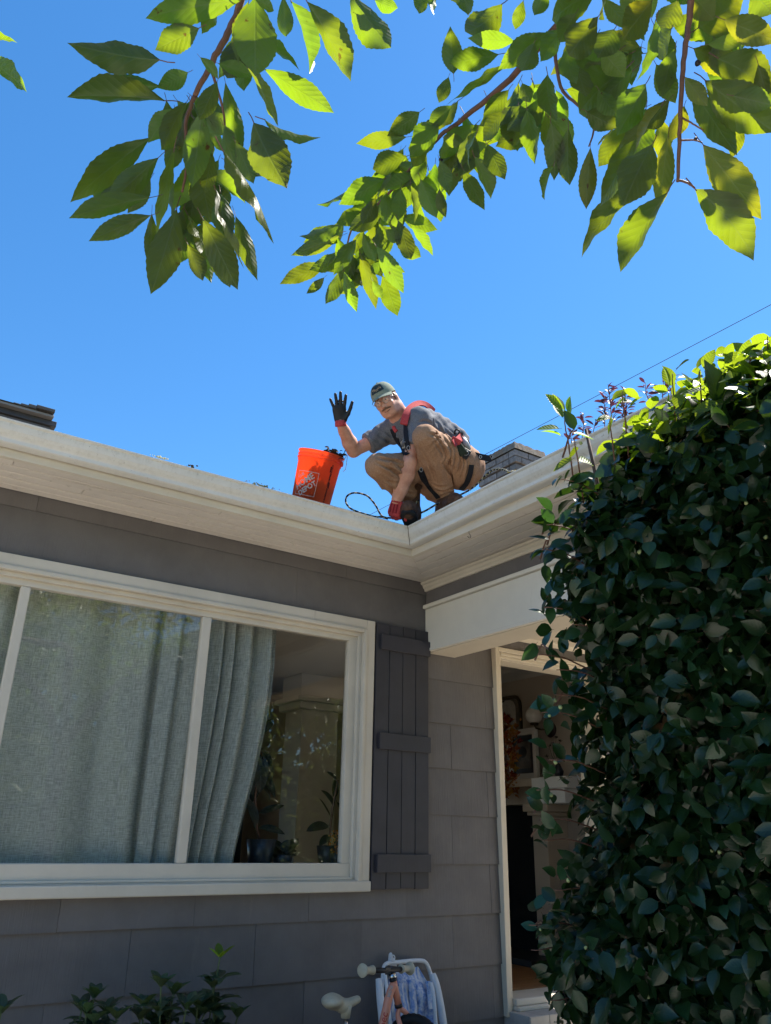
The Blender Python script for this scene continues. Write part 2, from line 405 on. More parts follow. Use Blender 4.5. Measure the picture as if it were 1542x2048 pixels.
wpart('sill_moulding', WX0+.0, WX1-.0, -.028, .06, WZ0+.052, WZ0+.0555+.001, bev=0)
wpart('sill_moulding', WX0+.03, WX1-.03, -.012, .03, WZ0+.057, WZ0+.070, bev=.003)
wpart('sill', WX0-.004, WX1+.003, -.046, .03, WZ0-.004, WZ0+.0515, bev=.006)
wpart('interior_sill', WX0+.1, WX1-.1, .062, .22, GZ0-.05, GZ0-.018, bev=.004)
for (a, b) in GX:
    MB().box(a-.002, b+.002, .038, .041, GZ0-.003, GZ1-.002).obj('pane', M['glass'], win, fix=False)
# ---- shutter (one beside each end of the window)
def shutter(x0, x1):
    s = part('shutter'); w = (x1-x0-.012)/4
    zb, zt = .962, 2.522
    MB().box(x0+.006, x1-.006, -.018, -.014, zb+.005, zt-.005).obj('shutter_backing', M['dark_gap'], s, fix=False)
    for k in range(4):
        a = x0+k*(w+.004)
        box('shutter_board', a, a+w, -.034-.001*(k % 2), -.0182, zb+.002*((k*7) % 3), zt-.002*(k % 2), M['shutter'], s, .002)
    for z0, z1 in ((1.052, 1.150), (1.738, 1.834), (2.350, 2.447)):
        box('shutter_batten', x0+.026, x1+.004, -.056, -.0352, z0, z1, M['shutter'], s, .002)
shutter(2.738, 3.150); shutter(-.9, -.485)

# ---- soffit boards, fascia, gutters
so_m = part('soffit')
cuts = [.0, .075, .155, .235, .318, .385]
Y_END, X_END = -3.6, -3.2
for k in range(5):
    a, b = cuts[k]+.0045, cuts[k+1]-.0045
    L = X_END; n = 0
    while L < XC-.5:
        R_ = L+rnd.uniform(.9, 2.2)
        if R_ > XC-.7: R_ = None
        z = SZ+rnd.uniform(-.0014, .0014)
        xa = (R_-.001) if R_ else XC-a; xb = (R_-.001) if R_ else XC-b
        MB().prism([(L, -a, z), (xa, -a, z), (xb, -b, z), (L, -b, z)], (0, 0, .014)).obj('soffit_board', M['soffit'], so_m, bev=.003)
        if R_ is None: break
        L = R_+.001
    L = Y_END
    while L < -.5:
        R_ = L+rnd.uniform(.9, 2.0)
        if R_ > -.7: R_ = None
        z = SZ+rnd.uniform(-.0014, .0014)
        ya = (R_-.001) if R_ else -a-.001; yb = (R_-.001) if R_ else -b-.001
        MB().prism([(XC-a, L, z), (XC-b, L, z), (XC-b, yb, z), (XC-a, ya, z)], (0, 0, .014)).obj('soffit_board', M['soffit'], so_m, bev=.003)
        if R_ is None: break
        L = R_+.001
# repair patches let into the eave boards
for x0, x1 in ((1.02, 1.34), (.62, .93)):
    MB().box(x0, x1, -.30, -.24, SZ-.0035, SZ-.0016).obj('soffit_patch', M['soffit'], so_m, bev=.001)
MB().box(X_END, XC, -.386, -.002, SZ+.018, SZ+.03).box(XC-.386, XC, Y_END, -.3865, SZ+.018, SZ+.03).obj('soffit_backing', M['dark_gap'], so_m, fix=False)
def eave_sweep(name, prof, mat, parent, bev=0, smooth=False, rise=True, mi=None):
    """profile (outward o, height z) swept along both eaves, mitred at the inner corner"""
    mb = MB(); n = len(prof)
    st = [(-3.2, None), (XC, 'c'), (None, -1.4), (None, -3.6)]
    rows = []
    for (o, z) in prof:
        rows.append([(-3.2, -o, z+.004), (XC-o, -o, z), (XC-o, -1.35, z+.012 if rise else z), (XC-o, -3.6, z+.0 if rise else z)])
    vs = [rows[i][k] for k in range(4) for i in range(n)]
    fs = [(k*n+i, k*n+(i+1) % n, (k+1)*n+(i+1) % n, (k+1)*n+i) for k in range(3) for i in range(n)]
    fs += [tuple(range(n))[::-1], tuple(3*n+i for i in range(n))]
    return mb.add(vs, fs).obj(name, mat, parent, smooth=smooth, bev=bev)
fa = part('fascia')
eave_sweep('fascia_trim', [(.386, SZ-.004), (.414, SZ-.002), (.416, SZ+.036), (.386, SZ+.036)], M['trim'], fa, .002, rise=False)
eave_sweep('fascia_board', [(.386, SZ+.0385), (.408, SZ+.0385), (.408, 3.0), (.386, 3.0)], M['soffit'], fa, .001, rise=False)
gut = part('gutter')
gp = [(.410, 2.912), (.470, 2.910), (.477, 2.914), (.478, 2.929), (.483, 2.936), (.497, 2.947), (.509, 2.960), (.516, 2.975), (.520, 2.990), (.531, 2.996), (.533, 3.003), (.527, 3.006), (.520, 3.004), (.512, 2.992), (.508, 2.976), (.500, 2.962), (.475, 2.940), (.470, 2.916), (.416, 2.917), (.416, 3.0), (.410, 3.0)]
g = eave_sweep('gutter_trough', gp, M['gutter'], gut, 0)
# sealed mitre seam at the inner corner
MB().tube([(XC-o-.001, -o-.001, z) for o, z in gp[1:11]], .0025, 6).obj('mitre_seam', paint('sealant', (.20, .17, .14), .6), gut)
hk = on_plane(938, 1062, 2, SZ)
pts = [(hk.x, hk.y, SZ), (hk.x, hk.y, SZ-.018)]+[(hk.x+.012*math.sin(a), hk.y, SZ-.03+.012*math.cos(a)) for a in np.linspace(.2, 4.4, 10)]
tag(MB().tube(pts, .0016, 6).obj('cup_hook', plain('hook_metal', (.12, .09, .06), .5, .5, .6)), 'tiny dark cup hook screwed into the white entry soffit', 'hook')

# ---- entry wing: beam, frieze, moulding, ceiling, post
en = part('entry_beam')
BX1 = XC+.252
MB().box(XC, BX1, -3.3, .0, 2.394, 2.680).obj('beam_face', M['beam'], en, bev=.003)
MB().box(XC-.006, XC+.02, -3.3, -.001, 2.388, 2.409).obj('beam_edge_strip', M['beam'], en, bev=.003)
MB().box(XC+.0225, BX1-.002, -3.3, -.001, 2.384, 2.3935).obj('beam_underside', M['trim_warm'], en, bev=.002)  # warm tint of bounced light put into the underside's paint
MB().box(XC-.022, BX1, -3.3, .0, 2.6825, 2.708).obj('beam_cap', M['beam'], en, bev=.004)
for k in range(3):
    a = -3.3+k*1.1; box('frieze_board', XC+.008, XC+.03, a+.001, min(a+1.099, -.0), 2.7085, 2.9, M['siding'], en, .001)
cm = [(XC+.0075, 2.806), (XC-.006, 2.806), (XC-.010, 2.822), (XC-.020, 2.832), (XC-.024, 2.846), (XC-.038, 2.852), (XC-.042, 2.8645), (XC+.0075, 2.8645)]
MB().prism([(x, -.0, z) for x, z in cm], (0, -3.3, 0)).obj('crown_moulding', M['trim'], en, bev=.001)
ce = part('entry_ceiling')
for k in range(12):
    a = BX1+.0+k*.15
    MB().box(a+.001, a+.149, -3.3, -.002, 2.614+rnd.uniform(-.001, .001), 2.63).obj('ceiling_board', M['trim_warm'], ce, bev=.002)
MB().prism([(BX1+.001, -.003, 2.6135), (BX1+.001, -.03, 2.6135), (BX1+.001, -.016, 2.598), (BX1+.001, -.003, 2.585)], (2.0, 0, 0)).obj('ceiling_moulding', M['trim_warm'], ce)
MB().box(BX1, 5.3, -3.35, -.0, 2.64, 2.66).obj('ceiling_deck', M['dark_gap'], ce, fix=False)
ep = part('entry_post'); box('post_shaft', XC+.02, XC+.22, -3.15, -2.95, .14, 2.384, M['trim'], ep, .006)
box('post_base', XC-.02, XC+.26, -3.19, -2.91, .0, .139, M['trim'], ep, .006)

# ---- door opening, threshold, step
dr = part('door_frame')
def dbox(n, *a, mat='trim_warm', bev=.003): return box(n, *a, M[mat], dr, bev)
dbox('side_casing', DX0, DX0+.030, -.034, .022, .252, DZ1); dbox('side_casing', DX0+.0305, DX0+.058, -.022, .022, .252, DZ1-.0305, bev=.006)
dbox('side_casing', DX1-.030, DX1, -.034, .022, .252, DZ1)
dbox('head_casing', DX0+.0305, DX1-.0305, -.034, .022, DZ1-.030, DZ1); dbox('head_casing', DX0+.0585, DX1-.0305, -.024, .022, DZ1-.054, DZ1-.0305, bev=.007)
dbox('head_casing', DX0+.0585, DX1-.0305, -.012, .022, DZ1-.074, DZ1-.0545, bev=.004)
dbox('jamb', DX0+.040, DX0+.0575, .0225, .17, .33, DZ1-.08); dbox('jamb', DX1-.0575, DX1-.040, .0225, .17, .33, DZ1-.08)
dbox('head_jamb', DX0+.040, DX1-.040, .0225, .17, DZ1-.0795, DZ1-.062)
dbox('threshold', DX0+.059, DX1-.059, -.050, .18, .305, .345, mat='trim', bev=.008); dbox('threshold', DX0+.059, DX1-.031, -.075, .10, .282, .3045, mat='trim', bev=.005)
st = part('entry_step')
conc = paint('step_concrete', (.46, .44, .42), .7, .85, 9, (1, 1, 1), .4, 50, 0, (.25, .23, .21), .58)
box('step_slab', DX0+.016, 5.3, -.20, .02, .19, .2815, conc, st, .004)
tile = paint('glazed_tile', (.60, .53, .46), .85, .4, 6, (1, 1, 1), .1, 20, .05)
for k in range(9):
    a = DX0+.016+k*.155
    box('edge_tile', a+.002, a+.153, -.212, -.2005, .195, .279, tile, st, .002)
for r in range(3):
    for k in range(8):
        a = DX0+.016+k*.21-(.1 if r % 2 else 0)
        if a < DX0: a += .1
        box('step_brick', a+.004, a+.2, -.206, -.10, .192-.066*(r+1)+.004, .192-.066*r-.004, brick_mat('red_brick%d' % r, (.10, .045, .035), (.2, .09, .07), (.1, .08, .07)) if k == 0 else bpy.data.materials['red_brick%d' % r], st, .002)
box('step_mortar', DX0+.018, 5.3, -.199, .02, -.02, .1895, M['mortar'], st, 0)

# ---- roof
rf = part('roof')
RZ, RP = 3.033, .37
def courses(mb, p0, pu, pd, n, expo=.14, thick=.006):
    """stepped asphalt courses: p0 start edge point, pu unit along the eave * length, pd unit up the slope"""
    pu = Vector(pu); pd = Vector(pd).normalized(); nn = pu.cross(pd).normalized()
    if nn.z < 0: nn = -nn
    for k in range(n):
        a = Vector(p0)+pd*(expo*k)+nn*(thick*1.5); b = Vector(p0)+pd*(expo*(k+1)+.02)+nn*.001
        mb.add([a, a+pu, b+pu, b, a-nn*thick*1.4, a+pu-nn*thick*1.4], [(0, 1, 2, 3), (0, 4, 5, 1)])
mb = MB()
courses(mb, (-3.3, -.452, RZ), (9.0, 0, 0), (0, 1, RP), 30); courses(mb, (-3.3, 4.95, RZ+RP*2.75), (9.0, 0, 0), (0, -1, RP), 9)
tag(mb.obj('shingle_courses', M['roof'], rf, fix=False), kind='stuff')
VX = XC-.452; RXW = VX+1.6                                   # wing eave and wing ridge
mb = MB()
def wing_courses(x0, sx):
    hyp = math.hypot(1, RP); n = int(1.6*hyp/.14)
    for k in range(n+1):
        h0 = .14*k/hyp; h1 = min(.14*(k+1)/hyp+.018, 1.6); L = 3.248+h0+.14
        c = [Vector((x0+sx*h0, -3.7, RZ+RP*h0+.010)), Vector((x0+sx*h0, -3.7+L, RZ+RP*h0+.010)), Vector((x0+sx*h1, -3.7+L, RZ+RP*h1+.002)), Vector((x0+sx*h1, -3.7, RZ+RP*h1+.002))]
        mb.add(c+[c[0]-Vector((0, 0, .009)), c[1]-Vector((0, 0, .009))], [(0, 1, 2, 3), (0, 4, 5, 1)])
wing_courses(VX, 1); wing_courses(VX+3.2, -1)
tag(mb.obj('shingle_courses', M['roof'], rf, fix=False), kind='stuff')
def slab(poly, name): MB().prism(poly, (0, 0, -.03)).obj(name, M['soffit'], rf)
zr = RZ+RP*4.08-.004
slab([(-3.3, -.43, RZ+.004), (5.7, -.43, RZ+.004), (5.7, 3.63, zr), (-3.3, 3.63, zr)], 'roof_deck'); slab([(-3.3, 4.94, RZ+RP*2.75-.002), (5.7, 4.94, RZ+RP*2.75-.002), (5.7, 3.631, zr), (-3.3, 3.631, zr)], 'roof_deck')
zw = RZ+RP*1.6-.004
slab([(VX+.02, -3.68, RZ+.003), (VX+.02, -.43, RZ+.003), (RXW-.001, 1.15, zw), (RXW-.001, -3.68, zw)], 'roof_deck'); slab([(VX+3.2, -3.68, RZ-.004), (VX+3.2, -.45, RZ-.004), (RXW, 1.15, zw), (RXW, -3.68, zw)], 'roof_deck')
MB().prism([(XC+.03, -3.4, 2.95), (5.45, -3.4, 2.95), (RXW, -3.4, 3.50)], (0, .05, 0)).obj('gable_wall', M['siding'], rf)
MB().prism([(-3.2, .1, 2.9), (-3.2, 4.5, 2.9), (-3.2, 4.5, 4.12), (-3.2, 3.63, 4.45)], (.05, 0, 0)).obj('gable_wall', M['siding'], rf)
MB().prism([(5.40, .17, 2.96), (5.40, 4.5, 2.96), (5.40, 4.5, 4.12), (5.40, 3.63, 4.45)], (.05, 0, 0)).obj('gable_wall', M['siding'], rf)
def roof_z(x, y):
    return max(RZ+RP*(y+.452) if y > -.452 else -9, RZ+RP*(x-(XC-.452)) if VX < x < RXW else -9)

# ---- chimney: a solid stack of bricks with a corbelled head and mortar cap
ch = part('chimney')
cx0, cy0 = P(1029, 880, 8.65).x, P(1029, 880, 8.65).y
ctop = P(1029, 880, 8.65).z
W_, D_ = .46, .66
HB, JM = .066, .011
def ring(z, x0, x1, y0, y1, off):
    for (ax, a0, a1, fixed, dep) in (('x', x0, x1, y0, .1), ('x', x0, x1, y1-.1, .1), ('y', y0+.1+JM, y1-.1-JM, x0, .1), ('y', y0+.1+JM, y1-.1-JM, x1-.1, .1)):
        p = a0; first = True
        while p < a1-.02:
            L = .205 if not (first and off) else .10; first = False
            e = min(p+L, a1)
            if a1-e < .06: e = a1
            j = rnd.uniform(-.003, .003)
            if ax == 'x': box('brick', p, e-JM if e < a1 else e, fixed+j, fixed+dep+j, z, z+HB, M['brick'], ch, .004)
            else: box('brick', fixed+j, fixed+dep+j, p, e-JM if e < a1 else e, z, z+HB, M['brick'], ch, .004)
            p = e
nb = 16
for k in range(nb):
    z = ctop-.10-(HB+JM)*(k+1); co = .045 if k < 2 else (.022 if k == 2 else 0)
    ring(z, cx0+.045-co, cx0+.045+W_-.09+co, cy0+.045-co, cy0+.045+D_-.09+co, k % 2)
MB().box(cx0+.052, cx0+W_-.052, cy0+.052, cy0+D_-.052, 3.4, ctop-.1).obj('mortar_core', M['mortar'], ch, fix=False)
MB().box(cx0+.01, cx0+W_-.01, cy0+.01, cy0+D_-.01, ctop-.1-2*(HB+JM)+.004, ctop-.098).obj('mortar_core', M['mortar'], ch, fix=False)
bmx = bmesh.new(); bmesh.ops.create_grid(bmx, x_segments=40, y_segments=40, size=.5)
for v in bmx.verts:
    x = cx0-.012+(v.co.x+.5)*(W_+.024); y = cy0-.012+(v.co.y+.5)*(D_+.024); e = min(.5-abs(v.co.x), .5-abs(v.co.y))
    nz = mnoise.fractal(Vector((x, y, 0))*22, 1, 2, 4)
    v.co = Vector((x, y, ctop-.10+.075+min(e, .1)*.25+nz*.012)) if e > .001 else Vector((x+nz*.006, y+nz*.006, ctop-.10))
me = bpy.data.meshes.new('mortar_cap'); bmx.to_mesh(me); bmx.free(); me.materials.append(M['crown_mortar'])
link(bpy.data.objects.new('mortar_cap', me), ch)

# ---- raised roof section at the left
dm = part('dormer')
DY = 3.0
dark = paint('dormer_paint', (.075, .068, .07), .8, .6, 5)
MB().box(-3.2, 1.03, DY, DY+1.6, 3.9, 4.72).obj('dormer_wall', M['siding'], dm, bev=.002)
MB().box(-3.25, 1.075, DY-.03, DY+1.7, 4.722, 4.775).obj('dormer_fascia', dark, dm, bev=.003)
MB().box(-3.3, 1.03, DY-.10, DY+1.8, 4.777, 4.80).obj('dormer_eave', paint('dormer_trim', (.34, .31, .29), .8), dm, bev=.003)
MB().add([(-3.3, DY-.12, 4.802), (.98, DY-.12, 4.802), (.98, DY+1.8, 4.802), (-3.3, DY+1.8, 4.802), (-3.3, DY+.8, 5.15), (.55, DY+.8, 5.15)], [(0, 1, 5, 4), (1, 2, 5), (2, 3, 4, 5), (3, 0, 4), (0, 3, 2, 1)]).obj('dormer_roof', M['roof'], dm)
mb = MB()
for k in range(8):
    t = k/8; c = Vector((.98, DY-.12, 4.806)).lerp(Vector((.55, DY+.8, 5.155)), t+.06)
    box('hip_cap_shingle', c.x-.09, c.x+.07, c.y-.08, c.y+.08, c.z-.02, c.z+.012+.002*(k % 2), M['roof'], dm, .003)
# ------------------------------------------------------------------ the room behind the window and the open door
FZ, CZ = .345, 2.75
iw = part('interior_wall'); beige = paint('interior_wall_paint', (.42, .35, .29), .94, .7, 2)
white_p = paint('interior_trim_paint', (.50, .475, .45), .92, .5, 3)
MB().box(-3.1, -.6, 4.2, 4.3, FZ, CZ).box(1.9, 5.30, 4.2, 4.3, FZ, CZ).box(-.6, 1.9, 4.2, 4.3, FZ, .9).box(-.6, 1.9, 4.2, 4.3, 2.5, CZ).obj('back_wall', beige, iw)  # unseen rear opening added to light the curtain from behind
MB().box(-3.2, 5.45, 4.305, 4.45, CZ, 4.1).obj('rear_gable_wall', beige, iw)
MB().box(-3.15, -3.05, .165, 4.2, FZ, CZ).obj('side_wall', beige, iw, fix=False)
# fireplace side wall with an unseen slot added to let a sun streak in
sw = MB(); TY0, TY1, TZ0, TZ1 = .17, .34, 2.50, 2.62
sw.box(5.305, 5.45, TY1, 4.3, FZ, CZ).box(5.305, 5.45, .165, TY1, FZ, TZ0).box(5.305, 5.45, .165, TY1, TZ1, CZ)
sw.box(5.305, 5.45, .165, 4.5, CZ+.004, 2.96).obj('fireplace_wall', beige, iw)
MB().box(-3.15, 5.44, .165, 4.2, CZ, CZ+.05).obj('ceiling', paint('ceiling_paint', (.62, .58, .53), .95, .7, 2), iw, fix=False)
MB().prism([(5.304, .2, CZ-.002), (5.23, .2, CZ-.002), (5.24, .2, CZ-.03), (5.285, .2, CZ-.07), (5.304, .2, CZ-.10)], (0, 4.0, 0)).obj('crown_moulding', white_p, iw)
MB().prism([(-3, 4.198, CZ-.002), (-3, 4.12, CZ-.002), (-3, 4.13, CZ-.03), (-3, 4.18, CZ-.07), (-3, 4.198, CZ-.10)], (8.2, 0, 0)).obj('crown_moulding', white_p, iw)
fl = part('interior_floor')
MB().box(-3.1, 5.30, .17, 4.2, FZ-.05, FZ-.004).obj('subfloor', M['dark_gap'], fl, fix=False)
x = 3.3
for r in range(16):
    y = .182+r*.083; xx = 3.2+rnd.uniform(0, .5)
    while xx < 5.25:
        e = min(xx+rnd.uniform(.5, 1.1), 5.28); box('floor_board', xx+.0008, e-.0008, y+.0008, y+.0822, FZ-.0035, FZ+.004, M['floor_wood'], fl, .001); xx = e
MB().box(-3.0, 3.2, .182, 4.2, FZ-.0035, FZ+.003).box(3.2, 5.28, 1.512, 4.2, FZ-.0035, FZ+.003).obj('floor_boards_far', M['floor_wood'], fl)
pl = part('interior_column')
box('column_shaft', 3.80, 4.22, 2.9, 3.25, FZ, 2.40, white_p, pl, .005); box('column_capital', 3.74, 4.28, 2.84, 3.3, 2.401, 2.47, white_p, pl, .01)
box('column_capital', 3.70, 4.32, 2.80, 3.33, 2.471, 2.52, white_p, pl, .01); box('header_beam', 3.76, 5.30, 2.87, 3.27, 2.521, CZ-.002, white_p, pl, .004)

# fireplace
fp = thing('fireplace', 'beige painted fireplace surround with black opening seen through the open door', 'fireplace', (5.2, 1.7, FZ))
cream = paint('mantel_paint', (.50, .41, .31), .9, .5, 3)
for y0 in (.87, 2.22):
    box('pilaster', 5.06, 5.303, y0, y0+.17, FZ+.004, 1.43, cream, fp, .004); box('capital', 5.03, 5.303, y0-.03, y0+.20, 1.431, 1.46, cream, fp, .006)
    box('capital', 5.01, 5.303, y0-.06, y0+.23, 1.461, 1.52, cream, fp, .006)
box('mantel_shelf', 4.99, 5.303, .955, 2.52, 1.661, 1.725, cream, fp, .006); box('frieze', 5.07, 5.303, .955, 2.46, 1.521, 1.66, cream, fp, .004)
wh = paint('white_gloss_paint', (.74, .72, .69), .95, .4, 3)
box('mantel_end', 4.985, 5.303, .55, .954, 1.636, 1.728, wh, fp, .006); box('mantel_end', 5.0, 5.303, .59, .95, 1.5205, 1.635, wh, fp, .006)
box('firebox', 5.20, 5.303, 1.045, 2.215, FZ+.004, 1.52, plain('soot_black', (.012, .011, .011), .9), fp, 0)
box('hearth', 4.75, 5.19, .8, 2.55, FZ+.0045, FZ+.05, plain('slate', (.03, .03, .032), .5), fp, .004)
# mirror with bronze pipe frame above the mantel
mr = thing('mirror', 'mirror in a bent bronze pipe frame leaning above the mantel shelf', 'mirror', (5.25, 1.7, 1.73))
brz = plain('dark_bronze', (.09, .07, .045), .35, .5, .8)
pth = [(5.25, 1.325, 1.74)]+[(5.25, 1.325, z) for z in (1.9, 2.1, 2.3)]+[(5.25, 1.325+.09*(1-math.cos(a)), 2.40+.09*math.sin(a)) for a in np.linspace(0, math.pi/2, 7)]+[(5.25, 1.7, 2.49), (5.25, 2.2, 2.49)]
MB().tube(pth, .017, 8).lathe([(.0, -.03), (.03, -.03), (.034, 0), (.03, .03), (0, .03)], (5.25, 1.62, 2.49), 12, (0, 1, 0)).obj('frame', brz, mr, True)
MB().prism([(5.262, 1.40, 1.74), (5.262, 2.2, 1.74), (5.262, 2.2, 2.475), (5.262, 1.48, 2.475), (5.262, 1.425, 2.45), (5.262, 1.40, 2.40)], (.006, 0, 0)).obj('mirror_glass', plain('mirror_silver', (.6, .58, .55), .12, .5, 1.0), mr)
# framed picture leaning on the mantel
pc = thing('picture', 'small white framed dark print leaning on the mantel below the globe lamp', 'picture', (5.2, 1.3, 1.73))
for (a, b, c, d) in ((1.06, 1.10, 1.735, 2.17), (1.37, 1.41, 1.735, 2.17), (1.1005, 1.3695, 2.115, 2.17), (1.1005, 1.3695, 1.735, 1.785)):
    box('picture_frame', 5.16, 5.20, a, b, c, d, wh, pc, .004)
box('mat_board', 5.182, 5.19, 1.101, 1.369, 1.786, 2.114, plain('print_dark', (.03, .03, .04), .4), pc, 0)
box('print', 5.177, 5.1815, 1.145, 1.325, 1.83, 2.06, plain('print_grey', (.20, .17, .15), .5, scale=9, var=.4), pc, 0)
MB().lathe([(0, 0), (.05, 0), (.05, .002), (0, .002)], (5.176, 1.24, 1.97), 16, (-1, 0, 0)).obj('print_disc', plain('print_black', (.02, .02, .025), .5), pc)
# globe sconce
sc_ = thing('wall_lamp', 'white glass globe wall lamp with dark round backplate beside the mirror', 'lamp', (5.3, 1.05, 2.15))
MB().lathe([(0, 0), (.066, 0), (.07, .008), (.06, .02), (.02, .026), (0, .026)], (5.304, 1.00, 2.155), 24, (-1, 0, 0)).obj('backplate', plain('oxblood_metal', (.06, .03, .028), .35, .5, .4), sc_, True)
MB().tube([(5.28, 1.00, 2.155), (5.2, 1.02, 2.15), (5.16, 1.04, 2.16), (5.15, 1.05, 2.19)], .009, 8).lathe([(.0, 0), (.035, 0), (.04, .02), (0, .02)], (5.15, 1.05, 2.185), 16).obj('lamp_arm', brz, sc_, True)
MB().ell((5.15, 1.05, 2.268), [(.078, 0, 0), (0, .078, 0), (0, 0, .072)], 20).obj('lamp_shade', plain('opal_glass', (.78, .74, .68), .25, .5, 0, .97), sc_, True)
# autumn garland
gl_ = thing('garland', 'autumn garland of orange maple leaves and berries hanging just inside the door', 'garland', (4.7, 1.0, 1.5))
omat = leaf_mat('autumn_leaf', (.30, .10, .03), (.45, .13, .02), .35, .5, .3, .45, 5, .05)
bmat = plain('dried_berry', (.36, .17, .06), .4)
def maple(name):
    mb = MB(); pts = []
    for i in range(15):
        a = -math.pi*.92+i*math.pi*1.84/14; r = (1.0 if i % 4 == 3 else (.42 if i % 2 else .62))*(.75+.25*math.cos(a*.9))
        pts.append((r*math.sin(a)*.5, .25+r*math.cos(a)*.5, .06*math.sin(i*2.1)))
    mb.add([(0, 0, 0)]+pts, [(0, i+1, i+2) for i in range(14)], [(.5, .1)]+[(p[0]+.5, p[1]) for p in pts])
    return mb.mesh(name, omat)
mm_ = [maple('maple_leaf') for _ in range(2)]
gx = P(1016, 1500, 6.0)
for i in range(150):
    z = rnd.uniform(0, 1); c = on_plane(1007+rnd.gauss(4, 8)+z*6, 1432+z*160, 0, 5.0)
    o = bpy.data.objects.new('maple_leaf', mm_[i % 2]); o.location = c+Vector((rnd.uniform(-.06, .06), 0, 0)); s_ = rnd.uniform(.07, .12); o.scale = (s_,)*3
    o.rotation_euler = (rnd.uniform(0, 6.3), rnd.uniform(0, 6.3), rnd.uniform(0, 6.3)); link(o, gl_)
bmesh_ = MB().ell((0, 0, 0), [(1, 0, 0), (0, 1, 0), (0, 0, 1)], 8).mesh('berry', bmat, True)
for i in range(60):
    z = rnd.uniform(0, 1); c = on_plane(1010+rnd.gauss(4, 9)+z*6, 1436+z*150, 0, 4.93)
    o = bpy.data.objects.new('berry', bmesh_); o.location = c; o.scale = (rnd.uniform(.007, .011),)*3; link(o, gl_)
MB().tube([on_plane(1008+6*t, 1425+165*t, 0, 5.0) for t in np.linspace(0, 1, 8)], .012, 6).obj('stem', M['twig'], gl_)

# ---- curtain
def linen():
    t = NT('woven_linen'); uv = t.n('ShaderNodeUVMap')
    def st(sx, sy, sc, d=3):
        mp = t.n('ShaderNodeMapping'); mp.inputs['Scale'].default_value = (sx, sy, 1); t.l(uv.outputs[0], mp.inputs[0]); return t.noise(mp.outputs[0], sc, d, .6)
    a = st(300, 14, 1.0); b = st(14, 300, 1.0); c0 = st(60, 60, 1.0, 4)
    f = t.math('ADD', t.math('MULTIPLY', t.math('ADD', a, b), .42), t.math('MULTIPLY', c0, .16))
    col = t.ramp(f, [(.36, (.215, .235, .215)), (.50, (.38, .405, .375)), (.64, (.60, .625, .585))])
    pb = t.pbsdf(col, .9, .1, t.bump(f, .4, .003)); tl = t.n('ShaderNodeBsdfTranslucent'); t.l(col, tl.inputs[0])
    mx = t.n('ShaderNodeMixShader'); mx.inputs[0].default_value = .14; t.l(pb, mx.inputs[1]); t.l(tl.outputs[0], mx.inputs[2]); return t.done(mx.outputs[0])
edge = [on_plane(u, v, 1, .14) for u, v in ((556, 1236), (555, 1262), (552, 1330), (544, 1400), (529, 1480), (511, 1560), (494, 1620), (479, 1680), (468, 1730), (464, 1780))]
ez = [p.z for p in edge][::-1]; ex = [p.x for p in edge][::-1]
def curtain(name, x0, x1f, cyc, seed, phase, label, y0):
    mb = MB(); ns, nz = 260, 34; rn = random.Random(seed)
    offs = [rn.uniform(0, 6.28) for _ in range(4)]
    for j in range(nz+1):
        z = .5+(2.62-.5)*j/nz; x1 = x1f(z)
        for i in range(ns+1):
            s = i/ns; w = s+.035*math.sin(s*9+offs[0])+.02*math.sin(s*17+offs[1])
            g = .75+.25*math.sin(s*6+offs[2]+z*.5)
            ph = 2*math.pi*cyc*w+phase+.25*math.sin(z*1.1+s*5)
            y = y0+.042*g*(math.sin(ph)+.28*math.sin(2*ph+.6))*(.85+.15*z/2.6)
            x = x0+(x1-x0)*s+.006*math.cos(ph)
            mb.v.append((x, y, z)); mb.uv.append((s*abs(x1f(2.5)-x0)*1.5, z))
    for j in range(nz):
        for i in range(ns):
            a = j*(ns+1)+i; mb.f.append((a, a+1, a+ns+2, a+ns+1)); mb.mi.append(0)
    th = thing(name, label, 'curtain', (x0, y0, 2.62))
    o = mb.obj('cloth', M['linen'], th, True, fix=False)
    MB().tube([(x0-.1, y0, 2.635), (x1f(2.62)+.04, y0, 2.635)], .012, 8).obj('rod', brz, th, True)
M['linen'] = linen()
curtain('curtain', 1.42, lambda z: float(np.interp(z, ez, ex)), 6.3, 3, .5, 'grey green linen curtain pulled to the right end of its span in narrow folds', .135)
curtain('curtain', -.75, lambda z: 1.50-.02*math.sin(z), 7.2, 9, 2.2, 'grey green linen curtain covering the left and middle panes in broad folds', .165)

